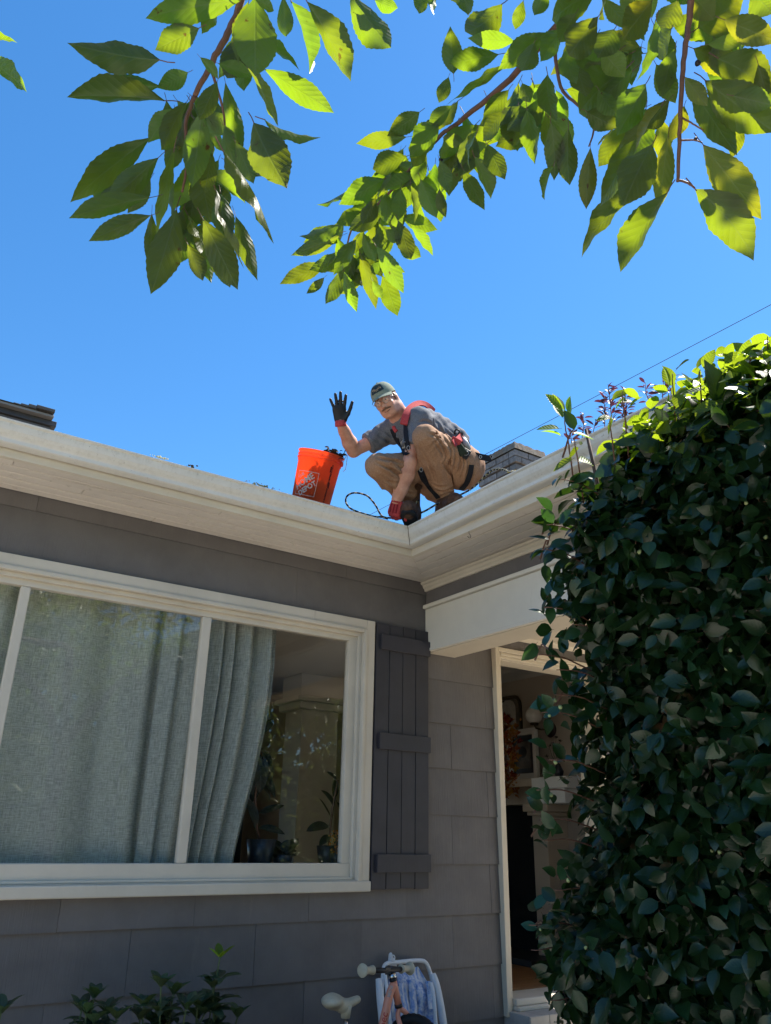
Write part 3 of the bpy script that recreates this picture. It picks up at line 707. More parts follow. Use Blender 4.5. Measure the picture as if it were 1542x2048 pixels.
# ---- plants on the inside sill
dleaf = leaf_mat('rubber_plant_leaf', (.012, .018, .014), (.04, .07, .02), .1, .35, .4, .3, 10, .02)
def leaf_mesh(name, mat, L=1, W=.45, n=8, fold=.25, droop=.25, tip=1.0, serr=0.0, stem=.0, twist=0.0, seed=0, cols=1, wave=0.0, peak=.42, stem_mat=None, basep=.8):
    """leaf along +Y (unit length after the stalk), +Z up; width profile peaking at `peak`"""
    r = random.Random(seed); vs = []; uv = []; fs = []
    K = 2*cols+1
    for i in range(n+1):
        t = i/n
        if t < peak: w = math.sin(math.pi/2*t/peak)**basep
        else: xx = (t-peak)/(1-peak); w = (1-xx)**(.80*tip)*(1+.80*tip*xx)
        w *= W/2
        if i == n: w = .0008
        if i == 0: w = .004
        if serr and 0 < i < n: w *= 1+serr*(1 if i % 2 else -1)
        zc = droop*1.1*(t-t*t)+.02*math.sin(t*9.0)*t*(1-t); tw = twist*t
        for k in range(K):
            q = (k-cols)/cols
            z = zc+fold*w*abs(q)*(1.0 if cols == 1 else .6+.4*abs(q))+wave*w*math.sin(t*19+q*2+seed)*abs(q)
            x = q*w
            xr, zr_ = x*math.cos(tw)-(z-zc)*math.sin(tw), zc+x*math.sin(tw)+(z-zc)*math.cos(tw)
            y = stem+L*t-abs(q)*w*(.25 if serr == 0 else .15)*(1-t)
            vs.append((xr, y, zr_)); uv.append((.5+q*.5*(w/(W/2)), t))
    for i in range(n):
        for k in range(K-1):
            a = i*K+k; fs.append((a, a+1, a+K+1, a+K))
    mb = MB().add(vs, fs, uv)
    if stem:
        mb.tube([(0, -.0, -.0), (.01*r.uniform(-1, 1), stem*.5, .03*stem), (0, stem+.02, .002)], .009*L, 3, False, mi=1)
    me = mb.mesh(name, [mat, stem_mat or M['stem']], True)
    return me
def orient(o, base, tip, normal, s=None, wscale=1.0):
    """place a leaf object: +Y from base to tip, +Z near `normal`"""
    base = Vector(base); tip = Vector(tip); y = tip-base; L = y.length; y.normalize()
    z = Vector(normal); z = (z-y*z.dot(y)); 
    if z.length < 1e-4: z = y.orthogonal()
    z.normalize(); x = y.cross(z)
    s = L if s is None else s
    mt = Matrix(((x.x*s*wscale, y.x*s, z.x*s, base.x), (x.y*s*wscale, y.y*s, z.y*s, base.y), (x.z*s*wscale, y.z*s, z.z*s, base.z), (0, 0, 0, 1)))
    return mt
def put(name, me, mt, parent):
    o = bpy.data.objects.new(name, me); COL.objects.link(o)
    if parent is not None: o.parent = parent; o.matrix_parent_inverse = WM(parent).inverted()
    o.matrix_basis = mt; return o
rub = [leaf_mesh('rubber_leaf', dleaf, 1, .42, 8, .2, d_, 1, 0, .08, seed=i) for i, d_ in enumerate((.25, .05, .45))]
def sill_plant(label, stem_px, leaves, pot_c, pot_r, pot_h, Y, pmat):
    pz = pot_c[2]
    t = thing('house_plant', label, 'plant', pot_c)
    MB().lathe([(0, 0), (pot_r*.72, 0), (pot_r*.8, .01), (pot_r, pot_h), (pot_r*.92, pot_h), (pot_r*.9, pot_h-.02), (0, pot_h-.02)], pot_c, 20).obj('pot', pmat, t, True)
    sp_ = [Vector((pot_c[0], Y, pz+pot_h-.03))]+[on_plane(u, v, 1, Y) for u, v in stem_px]
    MB().tube(sp_, [.007]*len(sp_), 6).obj('stem', M['twig'], t, True)
    for k, (bu, bv, tu, tv, yo) in enumerate(leaves):
        b = on_plane(bu, bv, 1, Y); e = on_plane(tu, tv, 1, Y+yo)
        put('leaf', rub[k % 3], orient(None, b, e, Vector((.2*math.sin(k*2.2), -.6, .7+.3*math.sin(k)))), t)
potm = plain('glazed_dark_pot', (.03, .035, .045), .3)
zs = GZ0-.017
sill_plant('dark leaved rubber plant on the sill beside the curtain edge', [(514, 1660), (510, 1600), (516, 1530), (520, 1470)],
    [(512, 1652), (513, 1640), (516, 1610), (519, 1560), (520, 1500), (515, 1545), (520, 1470)] and
    [(514, 1655, 566, 1668, -.05), (515, 1628, 565, 1612, -.03), (512, 1662, 490, 1600, .0), (514, 1560, 540, 1600, .02), (518, 1530, 548, 1590, -.02), (516, 1545, 505, 1600, .05), (520, 1490, 541, 1560, .0), (520, 1470, 545, 1440, .03), (516, 1500, 520, 1580, -.03)],
    (on_plane(520, 1715, 1, .29).x, .29, zs), .085, .13, .29, potm)
sill_plant('rubber plant with broad leaves at the right end of the window sill', [(660, 1668), (662, 1640), (668, 1600), (676, 1560)],
    [(660, 1650, 616, 1662, -.03), (664, 1640, 640, 1600, -.02), (668, 1615, 644, 1583, .02), (672, 1600, 690, 1650, .0), (676, 1560, 655, 1545, -.02), (664, 1660, 686, 1720, .03), (668, 1600, 668, 1560, .03), (660, 1668, 640, 1690, -.04)],
    (on_plane(655, 1715, 1, .30).x, .30, zs), .07, .10, .30, potm)
sm = thing('house_plant', 'low round leaved dark plant in the middle of the window sill', 'plant', (on_plane(565, 1715, 1, .27).x, .27, zs))
b0 = on_plane(565, 1722, 1, .27)
MB().lathe([(0, 0), (.05, 0), (.06, .05), (.05, .05), (0, .04)], (b0.x, .27, zs), 14).obj('pot', potm, sm, True)
rl = leaf_mesh('round_leaf', dleaf, 1, .8, 7, .2, .1, 1, 0, .1, seed=4)
for k in range(11):
    e = on_plane(550+rnd.uniform(-26, 46), 1690+rnd.uniform(-12, 24), 1, .27+rnd.uniform(-.05, .04)); put('leaf', rl, orient(None, (b0.x+rnd.uniform(-.02, .02), .27, zs+.05), e, (0, -.5, .9)), sm)
fw = thing('flower_bunch', 'small bunch of orange dried flowers at the right corner of the window sill', 'flowers', (on_plane(672, 1718, 1, .2).x, .2, zs))
oran = plain('orange_petal', (.62, .25, .05), .7, var=.5)
pet = MB().ell((0, 0, 0), [(1, 0, 0), (0, .8, 0), (0, 0, .5)], 6).mesh('flower', oran)
cb = on_plane(672, 1720, 1, .2)
for k in range(60):
    p = on_plane(672+rnd.gauss(0, 7), 1684+rnd.uniform(-24, 28), 1, .2+rnd.uniform(-.03, .03)); o = bpy.data.objects.new('flower', pet); o.location = p; o.scale = (rnd.uniform(.005, .011),)*3; o.rotation_euler = (rnd.uniform(0, 6), rnd.uniform(0, 6), 0); link(o, fw)
MB().lathe([(0, 0), (.03, 0), (.035, .06), (.03, .06), (0, .05)], (cb.x, .2, zs), 12).obj('vase', potm, fw, True)
MB().tube([(cb.x, .2, zs+.05), on_plane(672, 1665, 1, .2)], .004, 5).obj('stem', M['twig'], fw)
cbx = thing('cabinet', 'tall narrow black cabinet inside behind the curtain edge', 'cabinet', (2.3, 1.2, FZ))
blk = plain('black_lacquer', (.012, .013, .018), .35)
box('cabinet_body', 2.05, 2.40, 1.02, 1.40, FZ+.06, 1.92, blk, cbx, .005); box('cabinet_door', 2.06, 2.39, 1.0, 1.018, FZ+.08, 1.90, blk, cbx, .004); box('cabinet_foot', 2.08, 2.37, 1.05, 1.37, FZ+.004, FZ+.059, blk, cbx, .002)
# dark dried flowers in a vase on the near mantel end
df = thing('flower_vase', 'vase of near black dried flower heads on the white mantel end', 'flowers', (5.12, .76, 1.73))
MB().lathe([(0, 0), (.03, 0), (.045, .05), (.02, .1), (.018, .11), (0, .1)], (5.12, .76, 1.729), 14).obj('vase', potm, df, True)
bl2 = plain('dried_flower', (.015, .01, .01), .9)
for (u, v) in ((1112, 1476), (1105, 1488), (1120, 1483), (1093, 1513), (1125, 1496), (1098, 1492)):
    e = on_plane(u, v, 0, 5.1); MB().tube([(5.12, .76, 1.82), ((5.12+e.x)/2, (e.y+.76)/2+.02, (1.82+e.z)/2), e], .002, 4).obj('stem', bl2, df)
    mb = MB()
    for q in range(12):
        a = q*math.pi/6; mb.add([e, e+Vector((.01*rnd.uniform(-1, 1), .024*math.cos(a), .010*math.sin(a)+.008)), e+Vector((.01*rnd.uniform(-1, 1), .024*math.cos(a+.35), .010*math.sin(a+.35)+.004))], [(0, 1, 2)])
    mb.obj('flower_head', bl2, df, fix=False)
# ------------------------------------------------------------------ cherry tree overhead
rc = random.Random(11)
cherry = thing('cherry_tree', 'cherry tree whose backlit leafy branches hang into the top of the view', 'tree', (2.6, -7.4, 0))
CL = [leaf_mesh('cherry_leaf_mesh', M['cherry_leaf'], .86, .48, 26, f, d_, 1.5, .03, .14, tw, sd, cols=2, wave=wv, peak=pk, stem_mat=M['twig'], basep=1.0)
      for f, d_, tw, sd, wv, pk in ((.10, .10, .15, 1, .05, .52), (.28, .22, -.35, 2, .09, .50), (.05, .06, .4, 3, .08, .55), (.48, .16, -.2, 4, .06, .52), (.18, .42, .25, 5, .10, .46), (.36, -.22, .5, 6, .10, .50))]
CY = [leaf_mesh('cherry_leaf_mesh', M['cherry_yellow'], .86, .48, 26, f, d_, 1.5, .03, .14, tw, sd, cols=2, wave=.05, peak=.52, stem_mat=M['twig'], basep=1.0) for f, d_, tw, sd in ((.08, .1, .15, 7), (.2, .15, -.2, 8))]
def cherry_leaf(bu, bv, tu, tv, w, d, jit=.05, yellow=False, flat=.42):
    db = d+rc.uniform(-jit, jit); L = math.hypot(tu-bu, tv-bv)
    tu += (tu-bu)*.04; tv += (tv-bv)*.04
    dt = db+rc.uniform(-.45, .30)*L*d/FPX
    b = P(bu, bv, db); e = P(tu, tv, dt)
    # the stalk lies behind the blade base
    b2 = b-(e-b)*.14
    away = (b-CAM).normalized()
    n = away+Vector((rc.gauss(0, flat), rc.gauss(0, flat), rc.gauss(.15, flat)))
    me = rc.choice(CY if yellow else CL)
    put('leaf', me, orient(None, b2, e, n, None, (w/max(L, 1))/.48*.74), cherry)
LEFT = [(640,238,280,172,160),(640,340,295,365,110),(660,400,280,385,130),(745,285,625,345,85),(960,0,590,70,140),(860,-10,800,130,120),(790,110,620,195,130),
 (1010,-20,1010,290,170),(985,0,945,240,70),(1150,0,1220,280,110),(1210,0,1380,310,150),(1040,270,1310,440,90),(1040,470,1260,540,130),(975,260,1095,490,125),(790,225,860,310,60),
 (860,250,1000,300,70),(860,320,790,470,75),(800,430,760,730,125),(700,430,590,560,95),(740,400,650,580,75),(890,320,950,620,95),(1000,480,1130,735,150),(880,490,930,640,75),
 (600,540,290,790,125),(630,620,430,800,110),(600,780,285,860,90),(600,850,360,950,85),(690,590,620,930,95),(790,660,830,870,110),(880,590,1075,950,150),(700,820,600,1150,130),
 (600,840,590,1050,60),(800,860,935,1135,130),(930,850,1015,1100,85),(850,740,960,1050,110),(740,960,800,1105,80),(750,870,790,940,65),(1380,-40,1540,180,115),(1480,0,1570,30,60),
 (-60,150,65,170,62),(-60,230,100,360,105),(1120,-20,1130,140,70),(840,600,810,760,90),(700,500,640,590,70),(930,560,1000,720,80),(870,760,900,960,90),(1000,-10,1080,40,60)]
for (a, b, c, d_, w) in LEFT:
    k = 1.977; cherry_leaf(a/k, b/k, c/k, d_/k, w/k, 1.34 if a > 0 else 1.5, .07)
RIGHT = [(545,235,535,88,80),(700,10,585,95,95),(765,0,740,90,50),(740,130,595,120,60),(690,170,535,195,80),(840,100,690,215,90),(720,200,530,325,60),(720,280,640,390,80),(700,350,640,440,70),
 (760,260,785,320,55),(775,340,800,510,90),(840,230,870,375,110),(850,380,860,560,80),(905,400,910,575,75),(860,520,832,625,60),(975,460,962,650,62),(1090,210,945,350,140),(1110,220,990,330,110),
 (1150,260,1060,420,110),(1000,50,910,170,100),(1050,90,1000,180,110),(1170,0,1080,120,110),(1000,-30,860,60,120),(1180,60,1120,250,110),(1310,90,1450,0,130),(1390,60,1560,130,90),(1340,140,1480,115,55),
 (1370,180,1540,280,150),(1330,250,1545,410,150),(1290,270,1430,480,90),(1325,450,1505,680,120),(1300,590,1480,810,145),(1170,450,1080,640,110),(1130,430,1010,640,90),(1150,560,955,800,120),
 (1220,600,1075,845,115),(1220,420,1190,650,80),(1225,310,1150,400,70),(1240,150,1200,300,80),(1270,240,1340,330,60),(1080,380,1000,455,60),(960,350,1060,400,80),(440,350,340,425,75),
 (400,430,245,450,60),(500,380,410,490,90),(400,490,295,530,70),(330,560,190,640,80),(240,570,120,640,65),(200,700,65,740,70),(190,740,40,800,58),(160,830,5,890,58),(140,870,85,920,32),
 (205,830,145,950,52),(200,850,240,975,46),(250,790,300,965,62),(300,770,385,915,62),(290,880,320,935,32),(370,690,410,810,56),(410,710,478,800,46),(370,760,440,805,52),(440,560,490,680,72),
 (500,590,520,680,42),(620,410,600,530,82),(650,450,705,560,92),(610,490,660,620,88),(575,530,640,655,72),(600,410,570,520,52),(510,430,580,450,46),(500,500,530,600,46),(410,580,420,700,56),
 (380,590,370,690,56),(330,650,220,720,62),(330,720,380,760,46),(240,750,170,860,52),(530,240,500,320,52),(500,-60,485,45,42),(560,-50,590,45,72),(450,-40,437,40,42),(840,-40,800,45,62),
 (1040,-30,1020,60,72),(1250,0,1200,90,72),(1230,90,1190,180,72),(300,620,260,700,60),(270,660,180,700,56),(350,540,300,600,62),(450,480,430,580,66),(470,420,420,520,70),(540,330,470,400,60),
 (260,730,300,820,48),(220,780,190,880,46),(330,600,340,700,58),(1290,-20,1360,60,90),(1480,-30,1545,40,90),(1130,-30,1090,40,90),(930,200,960,300,80),(1010,160,1080,240,90),(1060,120,960,180,80),
 (880,90,820,190,80),(900,150,930,260,80),(1180,200,1240,320,80),(1270,330,1230,440,70),(1200,330,1120,470,80),(1420,300,1545,330,90),(1500,200,1560,380,90),(800,130,760,220,70),(1000,280,1060,360,80),(930,40,880,130,80)]
def rdepth(u, v): return 1.42+max(0, (1120-u))/520*.95+max(0, v-300)/300*.06
for (a, b, c, d_, w) in RIGHT:
    k = 1.570; u0, v0, u1, v1 = 560+a/k, b/k, 560+c/k, d_/k
    d0 = rdepth((u0+u1)/2, (v0+v1)/2)
    cherry_leaf(u0, v0, u1, v1, w/k, d0, .06, yellow=(u0 > 1180 and rc.random() < .45))
for q in range(14):                                      # further leaves high on the right, behind the others
    u0 = rc.uniform(1060, 1500); v0 = rc.uniform(-60, 130); a = rc.uniform(.6, 2.6); L = rc.uniform(60, 95)
    cherry_leaf(u0, v0, u0+L*math.cos(a), v0+L*math.sin(a), L*.55, 1.75, .15, yellow=rc.random() < .3)
for (bx, by, n_, k, off, dd) in ((780, 420, 14, 1.977, 0, 1.42), (830, 640, 12, 1.977, 0, 1.44), (760, 860, 8, 1.977, 0, 1.42), (980, 120, 8, 1.977, 0, 1.45), (560, 700, 4, 1.977, 0, 1.40),
        (250, 765, 18, 1.57, 560, 2.42), (330, 640, 18, 1.57, 560, 2.3), (450, 520, 18, 1.57, 560, 2.1), (600, 400, 14, 1.57, 560, 1.95), (760, 300, 10, 1.57, 560, 1.8), (880, 320, 6, 1.57, 560, 1.75), (1000, 130, 6, 1.57, 560, 1.65), (1130, 150, 6, 1.57, 560, 1.6), (1200, 380, 5, 1.57, 560, 1.55), (1400, 120, 5, 1.57, 560, 1.55), (1440, 300, 3, 1.57, 560, 1.55)):
    for q in range(n_):                                  # leaves deeper in each spray
        L = rc.uniform(125, 230)/k*(.62 if off and bx < 500 else (.8 if off else 1)); a = rc.gauss(1.75, .75)
        u0 = off+(bx+rc.gauss(0, 46))/k; v0 = (by+rc.gauss(0, 42))/k
        cherry_leaf(u0, v0, u0+L*math.cos(a), v0+L*math.sin(a), L*rc.uniform(.42, .58), dd+rc.uniform(.0, .12), .03, yellow=(u0 > 1200 and rc.random() < .3))
def spline(pts, n=6):
    pts = [Vector(p) for p in pts]; out = []
    for i in range(len(pts)-1):
        p0, p1, p2, p3 = pts[max(i-1, 0)], pts[i], pts[i+1], pts[min(i+2, len(pts)-1)]
        for k in range(n):
            t = k/n; out.append(.5*((2*p1)+(p2-p0)*t+(2*p0-5*p1+4*p2-p3)*t*t+(3*p1-p0-3*p2+p3)*t**3))
    return out+[pts[-1]]
def branch(name, pts, r0, r1, mat='twig', n=7, parent=None):
    path = spline(pts); N = len(path); rr = [r0+(r1-r0)*i/(N-1) for i in range(N)]
    path = [p+Vector((rc.uniform(-1, 1), rc.uniform(-1, 1), rc.uniform(-1, 1)))*rr[i]*.22 for i, p in enumerate(path)]
    return MB().tube(path, rr, n).obj(name, M[mat], parent or cherry, True)
def cp(a, b, k, off, d): return P(off+a/k, b/k, d)
# unseen leaves added towards the sun to dapple the sprays below
def above():
    gr = {}; n = 0; tries = 0
    while n < 420 and tries < 60000:
        tries += 1
        if rc.random() < .42: src = P(rc.uniform(80, 360), rc.uniform(0, 580), 1.36)
        else:
            u = rc.uniform(560, 1560); v = rc.uniform(0, 520); src = P(u, v, rdepth(u, v))
        p = src+SUNDIR*rc.uniform(.25, 3.4)+Vector((rc.gauss(0, .1), rc.gauss(0, .1), rc.gauss(0, .1)))
        if mnoise.noise(p*2.6) < -.12: continue
        u, v, z = pix(p)
        if z > .2 and v > -70 and -150 < u < 1700: continue
        L = rc.uniform(.085, .125); d = Vector((rc.gauss(0, 1), rc.gauss(0, 1), rc.gauss(-.5, .6))).normalized()
        me = rc.choice(CL); gr.setdefault(me.name, (me, []))[1].append(orient(None, p, p+d*L, Vector((rc.gauss(0, .5), rc.gauss(0, .5), 1)))); n += 1
    return gr
SHADE_LEAVES = above()
LOW = [leaf_mesh('crown_leaf', M['cherry_leaf'], 1, .5, 5, f, .15, 1.3, 0, 0, 0, k) for k, f in enumerate((.1, .25))]
def crown_leaves():                                     # unseen crown over and behind the viewer, added to shade ground and bush
    gr = {}; n = 0
    while n < 5000:
        x, y, z = rc.uniform(-.5, 7.0), rc.uniform(-10.0, -4.6), rc.uniform(3.0, 6.2)
        p = Vector((x, y, z)); e = ((x-3.1)/4.0)**2+((y+7.2)/2.9)**2+((z-4.4)/1.9)**2
        if e > 1 or mnoise.noise(p*.9)+.25*mnoise.noise(p*2.5) < -.05+.25*(e-.6): continue
        u, v, d_ = pix(p)
        if d_ > .1 and v > -80: continue
        L = rc.uniform(.09, .15); dv = Vector((rc.gauss(0, 1), rc.gauss(0, 1), rc.gauss(-.6, .6))).normalized()
        me = rc.choice(LOW); gr.setdefault(me.name, (me, []))[1].append(orient(None, p, p+dv*L, Vector((rc.gauss(0, .5), rc.gauss(0, .5), 1)))); n += 1
    return gr
CROWN = crown_leaves()
lim1 = P(640, -420, 1.25); lim2 = P(1250, -420, 1.35); crotch = Vector((2.5, -6.9, 2.3))
branch('trunk', [(2.6, -7.4, -.05), (2.56, -7.3, .8), (2.5, -7.1, 1.7), crotch], .15, .10, 'bark', 12)
branch('limb', [crotch, (1.7, -6.0, 3.0), (1.0, -4.9, 3.1), lim1], .07, .014, 'bark', 9)
branch('limb', [crotch, (2.2, -6.0, 3.2), (1.7, -4.7, 3.1), lim2], .07, .016, 'bark', 9)
branch('limb', [crotch, (3.2, -7.2, 3.2), (4.0, -7.6, 4.0)], .07, .03, 'bark', 9)
branch('branch', [lim1, P(520, -150, 1.3), cp(945, 30, 1.977, 0, 1.36), cp(890, 150, 1.977, 0, 1.36), cp(830, 260, 1.977, 0, 1.36), cp(770, 380, 1.977, 0, 1.36)], .008, .0045)
branch('twig', [cp(770, 380, 1.977, 0, 1.36), cp(735, 490, 1.977, 0, 1.36), cp(740, 640, 1.977, 0, 1.37), cp(720, 760, 1.977, 0, 1.37)], .004, .002)
branch('twig', [cp(830, 260, 1.977, 0, 1.36), cp(880, 430, 1.977, 0, 1.38), cp(900, 600, 1.977, 0, 1.38)], .003, .0015)
branch('branch', [lim2, P(1230, -140, 1.45), cp(900, 40, 1.57, 560, 1.55), cp(720, 250, 1.57, 560, 1.75), cp(560, 385, 1.57, 560, 1.95), cp(490, 440, 1.57, 560, 2.02), cp(330, 620, 1.57, 560, 2.22), cp(225, 720, 1.57, 560, 2.35), cp(205, 850, 1.57, 560, 2.4)], .010, .002)
branch('branch', [lim2, P(1390, -150, 1.4), cp(1290, 0, 1.57, 560, 1.45), cp(1280, 100, 1.57, 560, 1.45), cp(1265, 220, 1.57, 560, 1.45), cp(1255, 420, 1.57, 560, 1.45), cp(1250, 570, 1.57, 560, 1.45)], .008, .003)
branch('twig', [cp(860, 120, 1.57, 560, 1.6), cp(880, 270, 1.57, 560, 1.6), cp(940, 335, 1.57, 560, 1.58), cp(985, 395, 1.57, 560, 1.56), cp(970, 460, 1.57, 560, 1.56)], .004, .0015)
branch('twig', [cp(1250, 565, 1.57, 560, 1.45), cp(1280, 575, 1.57, 560, 1.44), cp(1302, 590, 1.57, 560, 1.44)], .0025, .0018)
branch('twig', [cp(1258, 440, 1.57, 560, 1.45), cp(1300, 440, 1.57, 560, 1.44), cp(1326, 448, 1.57, 560, 1.44)], .002, .0012)
branch('twig', [cp(1262, 370, 1.57, 560, 1.45), cp(1290, 385, 1.57, 560, 1.44), cp(1330, 410, 1.57, 560, 1.44)], .002, .0012)
# small wizened cherries
ckm = plain('dried_cherry', (.015, .012, .018), .5)
for (a, b, d_) in ((1312, 198, 1.44), (505, 502, 1.95), (1305, 435, 1.44)):
    c = cp(a, b, 1.57, 560, d_); r = .0055 if a != 1305 else .003
    bmx = bmesh.new(); bmesh.ops.create_icosphere(bmx, subdivisions=2, radius=r)
    for v in bmx.verts: v.co *= 1+.18*mnoise.noise(v.co*300)
    me = bpy.data.meshes.new('cherry'); bmx.to_mesh(me); bmx.free(); me.materials.append(ckm); o = bpy.data.objects.new('cherry', me); o.location = c; link(o, cherry)

# ------------------------------------------------------------------ camellia bush at the right
rb = random.Random(5)
blobs = [(P(1468, 1050, 2.95), .50), (P(1452, 1230, 2.95), .50), (P(1446, 1450, 2.92), .50), (P(1440, 1700, 2.9), .52), (P(1434, 1960, 2.9), .52), (P(1440, 2250, 2.95), .52),
         (P(1640, 960, 2.75), .50), (P(1680, 1250, 2.65), .52), (P(1680, 1550, 2.6), .52), (P(1680, 1900, 2.6), .55), (P(1680, 2250, 2.7), .55), (P(1305, 960, 3.0), .17), (P(1275, 1130, 2.85), .29), (P(1268, 1880, 2.8), .26)]
bush = thing('camellia_bush', 'tall dense camellia with glossy dark leaves and bright young and sunlit-toned leaves at the top', 'bush', (blobs[3][0].x, blobs[3][0].y, 0))
KL = [leaf_mesh('camellia_leaf_mesh', M['camellia_leaf'], .9, .54, 5, f, d_, 1.3, .03, .10, tw, sd, peak=.42, stem_mat=M['twig']) for f, d_, tw, sd in ((.25, .15, .1, 1), (.4, .25, -.2, 2), (.15, .3, .3, 3), (.3, .05, -.1, 4))]
KN = [leaf_mesh('camellia_leaf_mesh', M['camellia_new'], .9, .54, 7, f, d_, 1.3, .03, .10, tw, sd, peak=.42, stem_mat=M['twig']) for f, d_, tw, sd in ((.25, .1, .1, 5), (.35, .2, -.2, 6))]
KI = [leaf_mesh('camellia_inner_leaf', M['camellia_leaf'], 1, .62, 3, .2, d_, 1, 0, 0, .1, sd) for d_, sd in ((.2, 1), (.3, 2))]
def inside(p, m_=0):
    return any((p-c).length < r-m_ for c, r in blobs)
cand = []
tot = sum(r*r for _, r in blobs)
def sample(n, lo, hi):
    for c, r in blobs:
        for _ in range(int(n*r*r/tot)):
            d = Vector((rb.gauss(0, 1), rb.gauss(0, 1), rb.gauss(0, 1))).normalized()
            lump = .09*mnoise.noise((c+d*r)*4.5)+.05*mnoise.noise((c+d*r)*11)
            if d.dot(CF) > .35 and rb.random() < .7: continue
            p = c+d*(r+lump+rb.uniform(lo, hi))
            if p.z < .02 or (hi > 0 and inside(p, .12)): continue
            if p.x > 2.60 and p.z > 2.78 and p.x < 3.2: continue
            if p.x > 3.12 and p.z > 2.35: continue
            cand.append((p, d))
sample(27000, -.10, .04); n_outer = len(cand); sample(24000, -.36, -.08)
leaves = []
for i, (p, d) in enumerate(cand):
    L = rb.uniform(.058, .10) if i < n_outer else rb.uniform(.11, .17)
    t = Vector((rb.gauss(0, .7), rb.gauss(0, .7), rb.gauss(-.35, .6)))
    t = t-d*t.dot(d)+d*rb.uniform(-.1, .7); t.normalize()
    nrm = d*.75+Vector((0, 0, .5))+Vector((rb.gauss(0, .5), rb.gauss(0, .5), rb.gauss(0, .4)))
    u, v, z = pix(p)
    top = (d.z > .25 and p.z > 2.4 and i < n_outer and v < 900)  # sunlit crown put into the colour: top outer leaves mostly take brighter green
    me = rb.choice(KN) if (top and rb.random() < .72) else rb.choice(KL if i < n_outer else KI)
    leaves.append((p, t, nrm, L, me, u, v, z, i < n_outer, d))
sprays = []
# young shoots standing off the silhouette at the top left and loose sprays down the left side
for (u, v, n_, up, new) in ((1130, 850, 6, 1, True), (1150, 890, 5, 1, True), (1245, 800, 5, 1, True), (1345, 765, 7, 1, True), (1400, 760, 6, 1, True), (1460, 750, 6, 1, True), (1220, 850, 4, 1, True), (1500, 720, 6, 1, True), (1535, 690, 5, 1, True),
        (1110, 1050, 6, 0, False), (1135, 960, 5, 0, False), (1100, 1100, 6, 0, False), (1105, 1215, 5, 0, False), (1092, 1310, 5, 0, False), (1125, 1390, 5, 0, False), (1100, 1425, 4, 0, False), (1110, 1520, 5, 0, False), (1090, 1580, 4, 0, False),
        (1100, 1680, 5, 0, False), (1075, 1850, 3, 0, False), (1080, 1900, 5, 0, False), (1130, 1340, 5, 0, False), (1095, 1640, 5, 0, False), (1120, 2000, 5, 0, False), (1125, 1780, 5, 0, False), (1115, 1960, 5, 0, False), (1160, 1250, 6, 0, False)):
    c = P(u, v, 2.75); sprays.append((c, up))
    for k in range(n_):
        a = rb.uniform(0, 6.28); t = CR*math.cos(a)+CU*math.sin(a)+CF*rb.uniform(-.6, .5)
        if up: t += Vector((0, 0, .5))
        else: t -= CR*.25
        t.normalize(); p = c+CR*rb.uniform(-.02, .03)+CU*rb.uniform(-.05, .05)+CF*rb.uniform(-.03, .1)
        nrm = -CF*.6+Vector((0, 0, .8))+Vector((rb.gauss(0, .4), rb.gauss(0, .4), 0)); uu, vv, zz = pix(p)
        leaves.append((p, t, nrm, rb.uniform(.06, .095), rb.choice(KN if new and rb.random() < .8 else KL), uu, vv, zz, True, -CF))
def show(l):
    p, t, nrm, L, me, u, v, z, outer, d = l
    if not (1000 < u < 1560 and 600 < v < 2080): return -1
    return (-(d.dot(CF)))*.6+(1 if outer else -1)+.4*(3.2-z)+.25*rb.random()+(.4 if u < 1180 else 0)
leaves.sort(key=show, reverse=True)
groups = {}
for i, l in enumerate(leaves):
    p, t, nrm, L, me = l[:5]; mt = orient(None, p, p+t*L, nrm)
    if i < 300: put('leaf', me, mt, bush)
    else: groups.setdefault(me.name, (me, []))[1].append(mt)
def joined(name, groups, parent):
    """one mesh out of many transformed copies (kind stuff)"""
    V = []; F = []; UVs = []; mats = []; MI = []; k0 = 0
    for me, mts in groups.values():
        n = len(me.vertices); co = np.zeros(n*3); me.vertices.foreach_get('co', co); co = co.reshape(-1, 3)
        fs = [tuple(p.vertices) for p in me.polygons]; pm = [p.material_index for p in me.polygons]
        uvl = np.zeros(len(me.loops)*2); me.uv_layers[0].data.foreach_get('uv', uvl); uvl = uvl.reshape(-1, 2)
        mo = []
        for mm in me.materials:
            if mm not in mats: mats.append(mm)
            mo.append(mats.index(mm))
        for mt in mts:
            a = np.array(mt); V.append(co@a[:3, :3].T+a[:3, 3]); F += [tuple(i+k0 for i in f) for f in fs]; UVs.append(uvl); MI += [mo[i] for i in pm]; k0 += n
    me2 = bpy.data.meshes.new(name); me2.from_pydata(np.concatenate(V), [], F); me2.update()
    for mm in mats: me2.materials.append(mm)
    ul = me2.uv_layers.new(name='UVMap'); ul.data.foreach_set('uv', np.concatenate(UVs).astype(np.float32).ravel())
    me2.polygons.foreach_set('material_index', MI); me2.polygons.foreach_set('use_smooth', [True]*len(F))
    o = bpy.data.objects.new(name, me2); link(o, parent); return o
tag(joined('foliage', groups, bush), kind='stuff')
tag(joined('shade_foliage', SHADE_LEAVES, cherry), kind='stuff'); tag(joined('crown_shade_foliage', CROWN, cherry), kind='stuff')
base = Vector((blobs[3][0].x+.05, blobs[3][0].y-.1, -.02))
for k in range(7):
    c, r = blobs[[0, 1, 6, 7, 2, 11, 12][k]]
    top_ = c+Vector((rb.uniform(-.2, .2), rb.uniform(-.2, .2), rb.uniform(0, .3)))
    branch('stem', [base+Vector((rb.uniform(-.1, .1), rb.uniform(-.1, .1), 0)), base.lerp(top_, .4)+Vector((rb.uniform(-.15, .15), rb.uniform(-.15, .15), 0)), top_], .022, .006, 'bark', 7, bush)
